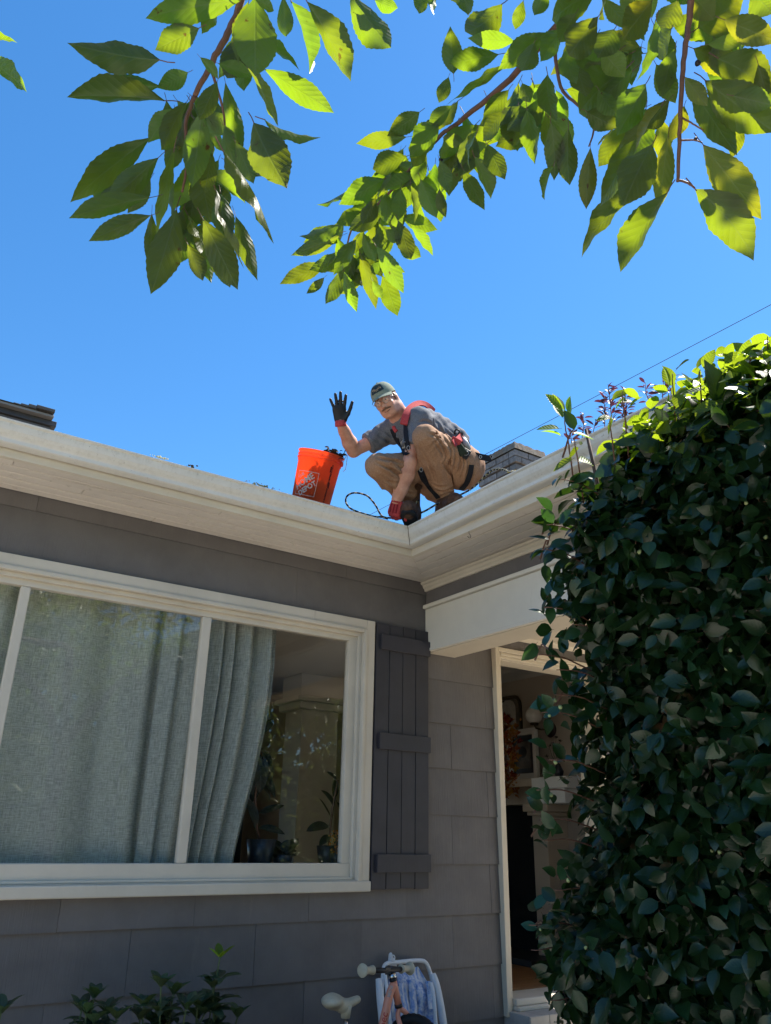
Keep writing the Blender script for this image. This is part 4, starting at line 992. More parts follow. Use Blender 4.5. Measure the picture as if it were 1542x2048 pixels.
for c, up in sprays:
    root = c+CR*.22-CU*.10+CF*.16 if not up else c-CU*.2+CR*.06+CF*.12
    branch('twig', [root, root.lerp(c, .6)+CU*.015, c, c+(CU*.03 if up else -CR*.03)], .0035, .0014, 'twig', 5, bush)
for k in range(30):
    l = leaves[rb.randrange(0, 300)]; p = l[0]
    branch('twig', [p-l[9]*.22+Vector((0, 0, -.08)), p-l[9]*.08, p+l[1]*.01], .004, .0018, 'twig', 5, bush)
bud = MB().lathe([(0, 0), (.35, .08), (.5, .4), (.38, .8), (.1, 1.05), (0, 1.1)], n=8).mesh('bud', plain('flower_bud', (.30, .36, .16), .45), True)
for k in range(44):
    l = leaves[rb.randrange(0, 300)]
    o = bpy.data.objects.new('bud', bud); s_ = rb.uniform(.011, .016); o.location = l[0]+Vector((rb.uniform(-.015, .015), rb.uniform(-.015, .015), .0))-CF*.01; o.scale = (s_,)*3
    o.rotation_euler = (rb.uniform(-1, 1), rb.uniform(-1, 1), 0); link(o, bush)

# ------------------------------------------------------------------ purple leaved tree beyond the entry roof
pt = thing('purple_tree', 'slender purple leaved sapling tips showing above the entry gutter', 'tree', (6.35, 1.2, 0))
PL = [leaf_mesh('purple_leaf_mesh', M['purple_leaf'], .9, .26, 6, .3, d_, 1, 0, .1, 0, sd) for d_, sd in ((.2, 1), (.4, 2))]
rp = random.Random(2)
ptop = P(1225, 835, 8.3)
branch('trunk', [(6.35, 1.2, -.02), (6.3, 1.2, 1.5), (6.25, 1.2, 3.0), P(1240, 880, 8.4)], .035, .012, 'bark', 8, pt)
for (u, v, h_, dx) in ((1228, 850, 82, -12), (1240, 850, 70, 12), (1170, 862, 35, -4), (1178, 870, 30, 14), (1296, 790, 26, -6), (1318, 780, 20, 10), (1250, 845, 50, 4), (1212, 850, 60, -4), (1150, 880, 22, -12), (1335, 770, 20, 4)):
    a0 = P(u, v+30, 8.4); a1 = P(u+dx, v-h_, 8.2)
    branch('branch', [P(1240, 890, 8.4), a0, a0.lerp(a1, .6), a1], .008, .003, 'twig', 5, pt)
    n_ = int(h_/3.2)+6
    for k in range(n_):
        t = k/n_; p = a0.lerp(a1, .3+.7*t); an = rp.uniform(0, 6.28)
        dv = (CR*math.cos(an)+CF*math.sin(an))+Vector((0, 0, rp.uniform(-.2, .9)))
        put('leaf', rp.choice(PL), orient(None, p, p+dv.normalized()*rp.uniform(.09, .14), Vector((rp.gauss(0, .5), rp.gauss(0, .5), 1))), pt)

# ------------------------------------------------------------------ trees behind the viewer, seen in the window glass
rt = random.Random(8)
TL_ = [leaf_mesh('narrow_leaf', M['tree_leaf'], 1, .30, 3, .2, .3, 1, 0, .0, 0, k) for k in range(3)]
gr = {}
for k in range(36000):
    x = rt.uniform(-6, 10.5); hmax = 5.6+.9*math.sin(x*.8+1)+.5*math.sin(x*2.3)-(1.6 if 5.0 < x < 7.5 else 0)
    z = hmax*rt.random(); y = -10.2-1.5*rt.random()**1.5-.4*math.sin(x*3+z)
    if mnoise.noise(Vector((x*.9, z*.9, 3)))+(.42 if x < 4 else .6) < rt.random()*.55-.1: continue
    s_ = rt.uniform(.12, .26)*(2.6 if k % 3 == 0 else 1); y -= 1.2*(k % 3 == 0); dv = Vector((rt.gauss(0, 1), rt.gauss(0, .7), rt.gauss(-.6, .7))).normalized()
    me = rt.choice(TL_); gr.setdefault(me.name, (me, []))[1].append(orient(None, (x, y, z), Vector((x, y, z))+dv*s_, (rt.gauss(0, .6), rt.gauss(.5, .6), rt.gauss(.6, .5))))
grove = thing('tree_grove', 'sunlit narrow leaved trees mirrored in the window panes', 'trees', (2, -11, 0)); grove['kind'] = 'stuff'
o = joined('foliage', gr, grove); tag(o, kind='stuff')
for k in range(9):
    x = -5+k*1.85+rt.uniform(-.4, .4); branch('trunk', [(x, -11.2, -.02), (x+.1, -11.1, 1.8), (x+rt.uniform(-.4, .4), -11.0, 4.2)], .07, .025, 'bark', 7, grove)
box('garden_fence_board', -8, 12, -12.6, -12.55, 0, 2.6, paint('fence_wood', (.16, .11, .07), .7), grove, 0)

# leafy screen added on the right to darken gaps in the camellia
gh = {}
for k in range(9000):
    y = rt.uniform(-9, 7); z = rt.uniform(0, 4.2+.5*math.sin(y*1.3)); x = 11.4+rt.random()*1.2
    dv = Vector((rt.gauss(-.3, .7), rt.gauss(0, 1), rt.gauss(-.4, .8))).normalized(); s_ = rt.uniform(.15, .4); me = rt.choice(TL_)
    gh.setdefault(me.name, (me, []))[1].append(orient(None, (x, y, z), Vector((x, y, z))+dv*s_, (-1+rt.gauss(0, .5), rt.gauss(0, .5), .5)))
leaf_screen = thing('leaf_screen', 'tall leafy screen added to darken the gaps in the camellia', 'leaf_screen', (12, -1, 0))
tag(joined('foliage', gh, leaf_screen), kind='stuff')
for k in range(8): branch('trunk', [(12.3, -8.5+k*2.1, -.02), (12.2, -8.4+k*2.1, 1.5), (12.1, -8.5+k*2.1, 3.4)], .08, .03, 'bark', 7, leaf_screen)
box('backing_fence', 12.7, 12.75, -10, 8, 0, 3.2, paint('fence_wood_right', (.12, .085, .055), .7), leaf_screen, 0)

# ------------------------------------------------------------------ low plants in the bed under the window
SLm = [leaf_mesh('shrub_leaf_mesh', M['small_leaf'], .9, .42, 7, f, d_, 1, .03, .1, tw, sd) for f, d_, tw, sd in ((.2, .35, .1, 1), (.3, .2, -.2, 2), (.15, .5, .2, 3))]
SLn = [leaf_mesh('shrub_leaf_mesh', M['camellia_new'], .9, .42, 7, .3, .05, 1, .03, .1, 0, 4)]
rs = random.Random(21)
def bed_plant(label, u, v_top, stems, Y, fresh=False):
    b = on_plane(u, 2048, 1, Y); v_top += 12; t = thing('bed_plant', label, 'plant', (b.x, Y, .055), 'low leafy plants in the bed')
    for (du, dv, nwh) in stems+[(du_*1.3+rs.uniform(-22, 22), max(dv_, 30)+rs.uniform(0, 45), 2) for (du_, dv_, n0) in stems for _ in range(1)]:
        e = on_plane(u+du, v_top+dv, 1, Y+rs.uniform(-.08, .08)); g0 = Vector((b.x+rs.uniform(-.05, .05), Y, .05))
        MB().tube(spline([g0, g0.lerp(e, .5)+Vector((rs.uniform(-.03, .03), 0, 0)), e], 5), .0035, 5).obj('stem', M['stem'], t, True)
        for w in range(nwh):
            c = e-Vector((0, 0, .085*w+.004)); n_ = 4 if w == 0 and fresh and du == 0 else 7
            for q in range(n_):
                a = q*6.283/n_+rs.uniform(-.3, .3)+w; up = .75 if (w == 0) else rs.uniform(-.1, .35)
                dv_ = Vector((math.cos(a), math.sin(a), up)).normalized(); L = rs.uniform(.08, .135)*(.75 if w == 0 else 1)
                put('leaf', rs.choice(SLn if (w == 0 and fresh and du == 0) else SLm), orient(None, c, c+dv_*L, Vector((0, 0, 1))+dv_*-.3), t)
bed_plant('tallest bed plant with a bright green shoot at its tip', 440, 1903, [(0, 0, 3), (-10, 95, 3), (35, 120, 2), (-45, 100, 2)], -.42, True)
bed_plant('bushy dark bed plant just left of the tall shoot', 322, 1962, [(0, 0, 2), (25, 15, 3), (-35, 40, 2), (50, 45, 2), (5, 55, 2), (-15, 75, 2)], -.5)
bed_plant('low bed plant furthest from the bicycle', 188, 1985, [(0, 0, 2), (-25, 25, 2), (25, 30, 2), (0, 50, 2)], -.45)
bed_plant('bed plant cut by the left border of the view', 2, 2015, [(0, 0, 2), (-20, 10, 2)], -.5)
# ------------------------------------------------------------------ the man crouching in the roof valley
# bodies and clothes are grown as smooth distance fields and skinned into one surface each
class SDF:
    def __init__(s, lo, hi, h, rs=1.0):
        s.h = h; s.rs = rs; s.lo = np.array(lo, float)
        s.n = np.ceil((np.array(hi)-s.lo)/h).astype(int)+1
        s.f = np.full(s.n, .5, dtype=np.float32)
        s.ax = [s.lo[i]+h*np.arange(s.n[i]) for i in range(3)]
    def block(s, lo, hi):
        a = np.clip(np.floor((np.array(lo)-s.lo)/s.h).astype(int), 0, s.n-1); b = np.clip(np.ceil((np.array(hi)-s.lo)/s.h).astype(int)+1, 1, s.n)
        sl = tuple(slice(a[i], b[i]) for i in range(3))
        g = np.meshgrid(*[s.ax[i][sl[i]] for i in range(3)], indexing='ij')
        return sl, np.stack(g, -1)
    def blend(s, sl, d, k, sub=False):
        o = s.f[sl]
        if sub:
            hh = np.clip(.5-.5*(o+d)/k, 0, 1) if k > 0 else (o < -d)*1.0
            s.f[sl] = (o*(1-hh)+(-d)*hh+k*hh*(1-hh)).astype(np.float32) if k > 0 else np.maximum(o, -d)
        else:
            if k <= 0: s.f[sl] = np.minimum(o, d); return
            hh = np.clip(.5+.5*(d-o)/k, 0, 1)
            s.f[sl] = (d*(1-hh)+o*hh-k*hh*(1-hh)).astype(np.float32)
    def cone(s, a, b, ra, rb, k=.02, flat=None, sub=False):
        """rounded cone from a to b; flat = (axis, factor) squashes across an axis"""
        a = np.array(a, float); b = np.array(b, float); ra *= s.rs; rb *= s.rs; m_ = max(ra, rb)+k+.05
        sl, p = s.block(np.minimum(a, b)-m_, np.maximum(a, b)+m_)
        ba = b-a; pa = p-a
        t = np.clip((pa@ba)/max(ba@ba, 1e-9), 0, 1); q = pa-t[..., None]*ba
        if flat is not None:
            ax = np.array(flat[0], float); ax /= np.linalg.norm(ax); q = q+(q@ax)[..., None]*ax*(1/flat[1]-1)
        s.blend(sl, np.sqrt((q**2).sum(-1))-(ra+(rb-ra)*t), k, sub); return s
    def chain(s, pts, k=.02, flat=None):
        for (a, ra), (b, rb) in zip(pts[:-1], pts[1:]): s.cone(a, b, ra, rb, k, flat)
        return s
    def ell(s, c, ax, r, k=.02, sub=False):
        c = np.array(c, float); R_ = np.array([np.array(x, float)/np.linalg.norm(x) for x in ax]); r = np.array(r, float)*s.rs
        m_ = r.max()+k+.04; sl, p = s.block(c-m_, c+m_); q = (p-c)@R_.T
        k0 = np.sqrt(((q/r)**2).sum(-1)); k1 = np.sqrt(((q/r**2)**2).sum(-1))+1e-9
        s.blend(sl, k0*(k0-1)/k1, k, sub); return s
    def cut(s, c, n):
        """remove everything on the +n side of the plane through c, near c"""
        sl = tuple(slice(0, m_) for m_ in s.n); g = np.stack(np.meshgrid(*s.ax, indexing='ij'), -1)
        d = (g-np.array(c))@(np.array(n)/np.linalg.norm(n)); s.f = np.maximum(s.f, d).astype(np.float32); return s
    def displace(s, fn, amp):
        g = np.stack(np.meshgrid(*s.ax, indexing='ij'), -1); near = np.abs(s.f) < .03
        s.f[near] += amp*fn(g[near]).astype(np.float32); return s
    def verts(s):
        f = s.f; ins = f < 0; n = s.n
        acc = np.zeros((*(n-1), 3)); cnt = np.zeros(n-1)
        for ax in range(3):
            sl0 = [slice(None)]*3; sl1 = [slice(None)]*3; sl0[ax] = slice(0, -1); sl1[ax] = slice(1, None)
            a, b = f[tuple(sl0)], f[tuple(sl1)]; cr = (a < 0) != (b < 0)
            idx = np.argwhere(cr); av, bv = a[cr], b[cr]; t = av/(av-bv)
            pos = idx.astype(float); pos[:, ax] += t
            o = [i for i in range(3) if i != ax]
            for d0 in (0, 1):
                for d1 in (0, 1):
                    c = idx.copy(); c[:, o[0]] -= d0; c[:, o[1]] -= d1
                    ok = ((c >= 0) & (c < n-1)).all(1)
                    np.add.at(acc, tuple(c[ok].T), pos[ok]); np.add.at(cnt, tuple(c[ok].T), 1)
        return acc, cnt, ins
    def mesh(s, name, mat, smooth_it=2):
        acc, cnt, ins = s.verts(); n = s.n
        m_ = cnt > 0; ids = -np.ones(cnt.shape, dtype=int); ids[m_] = np.arange(m_.sum())
        V = s.lo+(acc[m_]/cnt[m_][:, None])*s.h; F = []
        for ax in range(3):
            sl0 = [slice(None)]*3; sl1 = [slice(None)]*3; sl0[ax] = slice(0, -1); sl1[ax] = slice(1, None)
            a, b = ins[tuple(sl0)], ins[tuple(sl1)]; idx = np.argwhere(a != b); o = [i for i in range(3) if i != ax]
            ok = (idx[:, o[0]] > 0) & (idx[:, o[1]] > 0) & (idx[:, o[0]] < n[o[0]]-1) & (idx[:, o[1]] < n[o[1]]-1); idx = idx[ok]
            q = []
            for d0, d1 in ((1, 1), (0, 1), (0, 0), (1, 0)):
                c = idx.copy(); c[:, o[0]] -= d0; c[:, o[1]] -= d1; q.append(ids[tuple(c.T)])
            q = np.stack(q, 1); fl = a[tuple(idx.T)] == (ax == 1); q[fl] = q[fl][:, ::-1]; F.append(q)
        F = np.concatenate(F); F = F[(F >= 0).all(1)]
        for _ in range(smooth_it):                        # light relaxation
            nb = np.zeros_like(V); c2 = np.zeros(len(V))
            for i, j in ((0, 1), (1, 2), (2, 3), (3, 0)):
                np.add.at(nb, F[:, i], V[F[:, j]]); np.add.at(c2, F[:, i], 1); np.add.at(nb, F[:, j], V[F[:, i]]); np.add.at(c2, F[:, j], 1)
            V = V*.5+.5*nb/np.maximum(c2, 1)[:, None]
        me = bpy.data.meshes.new(name); me.from_pydata(V.tolist(), [], F.tolist()); me.update()
        b = bmesh.new(); b.from_mesh(me); bmesh.ops.recalc_face_normals(b, faces=b.faces); b.to_mesh(me); b.free()
        me.materials.append(mat); me.polygons.foreach_set('use_smooth', [True]*len(me.polygons)); return me
    def obj(s, name, mat, parent, it=2):
        me = s.mesh(name, mat, it); o = bpy.data.objects.new(name, me); link(o, parent); return o

def skin_mat():
    t = NT('skin'); n1 = t.noise(t.pos(), 16, 6, .7); n2 = t.noise(t.pos(), 160, 3)
    c = t.ramp(n1, [(.35, (.52, .235, .155)), (.65, (.68, .37, .265))])
    b = t.pbsdf(c, .5, .4, t.bump(n2, .12, .002), 0, Subsurface_Weight=.12, Subsurface_Scale=.008)
    return t.done(b)
skin = skin_mat()
def fabric(name, a, b, sc=160, big=10, rough=.85, bump=.35):
    t = NT(name); n1 = t.noise(t.pos(), sc, 3, .7); n2 = t.noise(t.pos(), big, 4)
    c = t.mix(t.math('MULTIPLY', n2, .5), t.ramp(n1, [(.38, a), (.62, b)]), tuple(x*.8 for x in a))
    return t.done(t.pbsdf(c, rough, .15, t.bump(t.math('ADD', n1, n2), bump, .003)))
F_SHIRT = fabric('heather_grey_jersey', (.10, .105, .125), (.24, .245, .27), 260)
F_PANTS = fabric('brown_canvas', (.33, .185, .11), (.44, .26, .165), 120)
F_CAP = fabric('faded_green_cotton', (.18, .215, .175), (.29, .33, .275), 150)
F_RED = fabric('red_knit', (.40, .045, .05), (.56, .09, .095), 150)
F_WEB = fabric('black_webbing', (.010, .011, .016), (.028, .03, .038), 300, 10, .7)
F_BLK = plain('black_nitrile', (.010, .011, .016), .55, .4)
F_BOOT = fabric('brown_leather', (.085, .045, .03), (.14, .08, .055), 60, 12, .55)
F_SOLE = plain('boot_rubber', (.012, .012, .014), .7)
F_HAIR = fabric('brown_hair', (.14, .075, .045), (.27, .15, .09), 200, 20, .6)

man = thing('person', 'man in cap, grey tee, brown trousers and red harness crouching on the roof and waving', 'person', (2.9, -.3, 3.1))
J = dict(
    pel=P(903, 925, 5.13), hipL=P(918, 928, 5.06), hipR=P(880, 935, 5.12), waist=P(898, 890, 5.12), chest=P(838, 866, 5.10), neck0=P(806, 842, 5.07), neck1=P(789, 818, 5.02),
    shL=P(838, 840, 4.99), elL=P(818, 926, 4.84), wrL=P(794, 1000, 4.85),
    shR=P(783, 862, 5.14), elR=P(707, 902, 5.05), wrR=P(681, 846, 4.92),
    knL=P(850, 875, 4.76), anL=P(890, 988, 5.06), knR=P(756, 932, 4.77), anR=P(824, 996, 5.02))
J = {k: np.array(v) for k, v in J.items()}
cr, cu, cf = np.array(CR), np.array(CU), np.array(CF)
def L2(a, b, t): return J[a]*(1-t)+J[b]*t
def pv(u, v, d): return np.array(P(u, v, d))
LO = np.array([min(p[i] for p in J.values()) for i in range(3)])-.28; HI = np.array([max(p[i] for p in J.values()) for i in range(3)])+.28
# ---- head frame: up runs from chin to crown (tilted left), forward looks down at the viewer
hc = pv(772.5, 803, 5.0)
tilt = math.radians(27); HEAD_PITCH = 4
hu = cu*math.cos(tilt)-cr*math.sin(tilt)
hr = cr*math.cos(tilt)+cu*math.sin(tilt)              # to image right = his left
hf = -cf
def rotv(v, ax, a): return np.array(Matrix.Rotation(a, 3, Vector(ax)) @ Vector(v))
hf = rotv(hf, hu, math.radians(-20)); hr = rotv(hr, hu, math.radians(-20))    # face turned to image left
HT = math.radians(HEAD_PITCH); hf2 = rotv(hf, hr, HT); hu = rotv(hu, hr, HT); hf = hf2
HS = .93
def H(x, y, z): return hc+(hr*x+hu*y+hf*z)*HS              # x his left, y up, z front (metres)
S = 1.02
body = SDF(LO, HI, .0085)
def grow_head(b):
    b.ell(H(0, .035, -.015), (hr, hu, hf), (.074, .092, .093), .01)
    b.ell(H(0, -.03, .022), (hr, hu, hf), (.062, .075, .068), .03)                 # face block
    b.cone(H(-.026, -.080, .045), H(.026, -.080, .045), .024, .024, .03)           # jaw and chin
    b.ell(H(0, -.098, .066), (hr, hu, hf), (.020, .015, .016), .018)
    b.cone(H(-.056, -.05, .0), H(-.028, -.085, .045), .018, .018, .025); b.cone(H(.056, -.05, .0), H(.028, -.085, .045), .018, .018, .025)
    b.ell(H(-.038, -.025, .066), (hr, hu, hf), (.022, .019, .016), .02); b.ell(H(.038, -.025, .066), (hr, hu, hf), (.022, .019, .016), .02)   # cheeks
    b.cone(H(0, .018, .083), H(0, -.026, .106), .0075, .0125, .012)                # nose
    b.ell(H(-.011, -.030, .094), (hr, hu, hf), (.008, .007, .01), .008); b.ell(H(.011, -.030, .094), (hr, hu, hf), (.008, .007, .01), .008)
    b.cone(H(-.040, .030, .078), H(.040, .030, .078), .010, .010, .014)            # brow
    b.ell(H(-.031, .012, .088), (hr, hu, hf), (.017, .010, .010), .008, True); b.ell(H(.031, .012, .088), (hr, hu, hf), (.017, .010, .010), .008, True)
    b.cone(H(-.026, -.062, .092), H(.026, -.062, .092), .0045, .0045, .006, None, True)
    b.ell(H(0, -.071, .083), (hr, hu, hf), (.022, .007, .010), .008)               # lower lip
    for sx in (-1, 1):
        b.ell(H(sx*.079, -.004, -.012), (hf+hr*sx*.35, hu, hr), (.019, .031, .008), .006)
body.rs = HS; grow_head(body); body.rs = 1.0
body.chain([(J['neck0']-cu*.01, .062), (J['neck1'], .056), (H(0, -.055, -.01), .055)], .03)
body.chain([(J['pel'], .12), (J['waist'], .10), (J['chest'], .112), (J['neck0'], .075)], .04)
for s_ in 'LR':
    body.chain([(J['sh'+s_], .056), (L2('sh'+s_, 'el'+s_, .45), .048), (J['el'+s_], .039)], .02)
    e, w = J['el'+s_], J['wr'+s_]
    q_ = 1.25 if s_ == 'L' else 1.04
    body.chain([(e, .041*q_), (e*.7+w*.3, .045*q_), (e*.3+w*.7, .035*q_), (w, .0285*q_)], .015)
    body.chain([(J['hip'+s_], .085), (J['kn'+s_], .055), (J['an'+s_], .042)], .03)
bo = body.obj('body', skin, man, 1)

# ---- t-shirt
sh = SDF(LO, HI, .0085)
back = -cf*-1
sh.chain([(J['pel']+cu*.035-cr*.01, .128), (J['waist'], .122), (L2('waist', 'chest', .55)+cu*.010, .130), (J['chest'], .132), (J['neck0']*.55+J['chest']*.45, .108), (J['neck0']-cu*.005, .078)], .05)
sh.ell(pv(862, 838, 5.16), (cr*.8-cu*.5, cu*.8+cr*.5, cf), (.12, .045, .10), .06)     # rounded upper back
for s_, n_ in (('L', .62), ('R', .60)):
    a, m_ = J['sh'+s_], L2('sh'+s_, 'el'+s_, n_)
    sh.cone(J['chest']*.35+J['neck0']*.25+a*.4, a, .085, .078, .05); sh.cone(a, m_, .077, .070, .03)
def folds(dirs, freq, ph=0):
    d = np.array(dirs, float); d /= np.linalg.norm(d)
    def f(p):
        w = p@d; q = p@np.cross(d, cf)
        return np.sin(freq*w+2.3*np.sin(q*17+ph)+ph)*(.55+.45*np.sin(q*11+w*7+ph))
    return f
sh.displace(folds(cr*.9-cu*.4, 95), .0040); sh.displace(folds(cr*.3+cu*.9, 70, 1.7), .0032); sh.displace(folds(cr*.75+cu*.65, 140, .6), .0022)
for s_, n_ in (('L', .60), ('R', .58)):                                              # open sleeve hems
    a = J['sh'+s_]; e = J['el'+s_]; c = a+(e-a)*(n_+.06); d = (e-a)/np.linalg.norm(e-a)
    sl, g = sh.block(c-.16, c+.16); dd = (g-c)@d; rr = np.sqrt((((g-c)-dd[..., None]*d)**2).sum(-1))
    m_ = rr < .135; sh.f[sl][m_] = np.maximum(sh.f[sl], dd)[m_]
shirt = sh.obj('t_shirt', F_SHIRT, man, 1)

# ---- trousers
tr = SDF(LO, HI, .0085)
tr.chain([(J['waist']*.35+J['pel']*.65, .128), (J['pel'], .150), (J['hipL']+cr*.03-cu*.02, .135)], .05)
tr.ell(pv(926, 942, 5.14), (cr, cu, cf), (.078, .125, .14), .05)                       # seat
tr.chain([(J['hipL'], .112), (L2('hipL', 'knL', .5)-cu*.008, .092), (J['knL']+cu*.004, .074)], .05)
tr.chain([(J['knL'], .076), (L2('knL', 'anL', .35)+cr*.002, .076), (L2('knL', 'anL', .75), .066), (J['anL']-cu*.03, .064)], .014)
tr.chain([(J['hipR'], .105), (L2('hipR', 'knR', .5), .088), (J['knR'], .074)], .05)
tr.chain([(J['knR'], .075), (L2('knR', 'anR', .4), .075), (L2('knR', 'anR', .85), .060)], .018)
tr.chain([(J['hipR']-cu*.06, .085), (pv(868, 975, 5.12), .08), (pv(838, 975, 5.1), .06)], .05)  # slack under the thigh
hipk = J['knL']-J['hipL']
for pts in ([(866, 868, 4.735), (881, 886, 4.80), (893, 912, 4.84), (900, 942, 4.87), (908, 966, 4.93)], [(826, 985, 5.0), (846, 962, 5.0), (858, 940, 4.97)]):
    for p_, q_ in zip(pts[:-1], pts[1:]): tr.cone(pv(*p_), pv(*q_), .016, .016, .022, None, True)
def ridged(n, dirs, freq, c, rad, ph=0):
    d_ = np.array(dirs, float); d_ /= np.linalg.norm(d_); e_ = np.cross(d_, cf); c = np.array(c)
    def f(p):
        w = p@d_; q = p@e_; r_ = np.exp(-((p-c)**2).sum(-1)/(2*rad*rad))
        x = np.sin(freq*w+1.6*np.sin(q*14+ph)+ph+.8*np.sin(w*31+q*23)); return -r_*(1-np.abs(x))**1.5*(.6+.4*np.sin(q*19+ph))
    return f
for c_, dr, fq, rad, am in ((J['hipL']*.55+J['knL']*.45+cr*.03, cr*.9+cu*.35, 95, .10, .016), (J['knL']+cr*.02-cu*.03, cr*.5-cu*.8, 80, .055, .009), (J['anL']+cu*.03, cu+cr*.2, 85, .05, .014), (L2('knL', 'anL', .5), cr*.9-cu*.3, 60, .09, .010),
        (J['knR']+cr*.05+cu*.01, cr*.7+cu*.6, 75, .07, .013), (L2('knR', 'anR', .55), cr*.8+cu*.5, 60, .09, .010), (pv(935, 930, 5.05), cr*.95-cu*.2, 85, .08, .013), (J['anR']+cu*.04, cu, 80, .05, .010)):
    tr.displace(ridged(0, dr, fq, c_, rad, fq), am*2.3)
tr.displace(folds(cr*.8+cu*.35, 120, .4), .0022); tr.displace(folds(cr*.1+cu*1.0, 85, .9), .0016)
d = J['anR']-J['knR']; d /= np.linalg.norm(d); c = J['anR']-d*.012
sl, g = tr.block(c-.14, c+.14); dd = (g-c)@d; rr = np.sqrt((((g-c)-dd[..., None]*d)**2).sum(-1)); m_ = rr < .10; tr.f[sl][m_] = np.maximum(tr.f[sl], dd)[m_]
trousers = tr.obj('trousers', F_PANTS, man, 1)
def crease(o, paths, r, amp):
    me = o.data; b = bmesh.new(); b.from_mesh(me); bmesh.ops.subdivide_edges(b, edges=b.edges, cuts=1, use_grid_fill=True); b.to_mesh(me); b.free(); me.update()
    bv = BVHTree.FromPolygons([WM(o) @ v.co for v in me.vertices], [tuple(p.vertices) for p in me.polygons])
    co = np.zeros(len(me.vertices)*3); me.vertices.foreach_get('co', co); co = co.reshape(-1, 3); nr = np.zeros(len(me.vertices)*3); me.vertices.foreach_get('normal', nr); nr = nr.reshape(-1, 3)
    off = np.zeros(len(co))
    for path, k in paths:
        pts = []; sp_ = spline([Vector((u, v, 0)) for u, v in path], 8)
        for i, q in enumerate(sp_):
            h_ = bv.ray_cast(CAM, (P(q.x, q.y, 1)-CAM).normalized())
            if h_[0] is not None: pts.append((*h_[0], math.sin(math.pi*(i+.6)/(len(sp_)+.2))**.6))
        if len(pts) < 2: continue
        pts = np.array(pts); d = np.linalg.norm(co[:, None]-pts[None, :, :3], axis=2); j = d.argmin(1); d = d.min(1); w = pts[j, 3]
        off += amp*k*w*(-np.exp(-(d/r)**2)+.55*np.exp(-((d-2.0*r)/r)**2))
    co += nr*off[:, None]; me.vertices.foreach_set('co', co.ravel()); me.update(); me.polygons.foreach_set('use_smooth', [True]*len(me.polygons))
crease(trousers, [([(858, 868), (871, 872), (879, 884), (889, 900), (894, 914), (888, 927)], 1.5), ([(870, 884), (881, 900), (886, 911)], 1.0), ([(844, 900), (858, 926), (867, 946), (870, 966)], 1.1), ([(887, 926), (897, 941), (903, 956), (905, 975)], 1.6),
    ([(894, 884), (903, 906), (897, 930)], 1.0), ([(908, 896), (912, 918), (905, 942)], 1.1), ([(917, 902), (921, 926), (914, 950)], 1.0), ([(902, 890), (908, 910), (908, 926)], .7), ([(926, 912), (929, 932), (922, 956)], .9), ([(934, 920), (936, 936), (931, 956)], .7),
    ([(876, 983), (892, 982), (905, 976)], 1.3), ([(884, 992), (900, 985), (914, 992)], 1.2), ([(856, 960), (872, 972), (890, 974)], .8), ([(832, 884), (836, 910), (845, 934)], .7),
    ([(756, 916), (782, 921), (810, 927)], 1.1), ([(753, 925), (772, 934), (790, 943), (802, 953)], 1.2), ([(768, 968), (786, 980), (796, 990)], 1.1), ([(762, 950), (780, 963), (796, 968)], .9), ([(800, 990), (815, 986), (828, 990)], 1.0), ([(775, 918), (796, 930), (806, 944)], .8)], .0085, .0095)
crease(shirt, [([(848, 852), (858, 868), (864, 880)], 1.0), ([(866, 840), (868, 856), (880, 872)], 1.2), ([(876, 846), (884, 862), (898, 876)], 1.0), ([(888, 858), (898, 868), (906, 874)], 1.0), ([(770, 862), (784, 872), (800, 880)], 1.0), ([(778, 850), (788, 862), (792, 878)], .9), ([(758, 872), (772, 880), (790, 888)], .9), ([(838, 846), (850, 842), (862, 846)], .8), ([(870, 868), (884, 876), (900, 880)], .9)], .008, .0075)
tag(trousers, 'brown canvas work trousers creased at hip and knee')

# ---- boots
def boot(an, toe_dir, zb, name='boot'):
    td = np.array(toe_dir, float); td[2] = 0; td /= np.linalg.norm(td); side = np.cross(td, [0, 0, 1])
    n_ = np.array([0, 0, 1.0]); bz = zb+.034
    b = SDF(an-.3, an+.3, .0075); heel = np.array([an[0], an[1], bz])-td*.045; ball = heel+td*.20; toe = heel+td*.255
    b.chain([(an+np.array([0, 0, .06]), .054), (np.array([an[0], an[1], bz+.05]), .052), (heel+np.array([0, 0, .015]), .043)], .03)
    b.chain([(heel+np.array([0, 0, .02]), .044), (ball+np.array([0, 0, .008]), .046), (toe+np.array([0, 0, .004]), .036)], .03)
    b.cone(np.array([an[0], an[1], bz+.05])+td*.02, ball+np.array([0, 0, .03]), .048, .038, .03)
    b.displace(folds(td, 150, .5), .0016)
    o = b.obj(name, F_BOOT, man, 1)
    pts = []
    for k in range(24):
        a = k*2*math.pi/24; q = math.cos(a); r_ = .050 if q > 0 else .045
        p = (ball if q > 0 else heel)+td*q*(.078 if q > 0 else .05)+side*math.sin(a)*r_; pts.append((p[0], p[1], bz-.036))
    so_ = MB().prism(pts, (0, 0, .022)).obj('sole', F_SOLE, o, bev=.004)
    for k in range(5):
        c = ball*(k/5)+np.array([an[0], an[1], bz+.05])*(1-k/5)+td*.028+np.array([0, 0, .040-.004*k]); MB().tube([c-side*.026, c+td*.008+np.array([0, 0, .008]), c+side*.026], .003, 5).obj('lace', plain('bootlace%s%d' % (name, k), (.30, .17, .08), .8), o)
    MB().tube([an+np.array([0, 0, .075])+(.056*math.cos(a))*td+(.056*math.sin(a))*side for a in np.linspace(0, 6.283, 20)], .009, 8).obj('collar', F_BOOT, o, True)
    return o
for s_, td in (('R', -cf*.8-cr*.12), ('L', -cf*.85+cr*.25)):
    a = J['an'+s_].copy(); boot(a, td, roof_z(a[0], a[1])+.012)
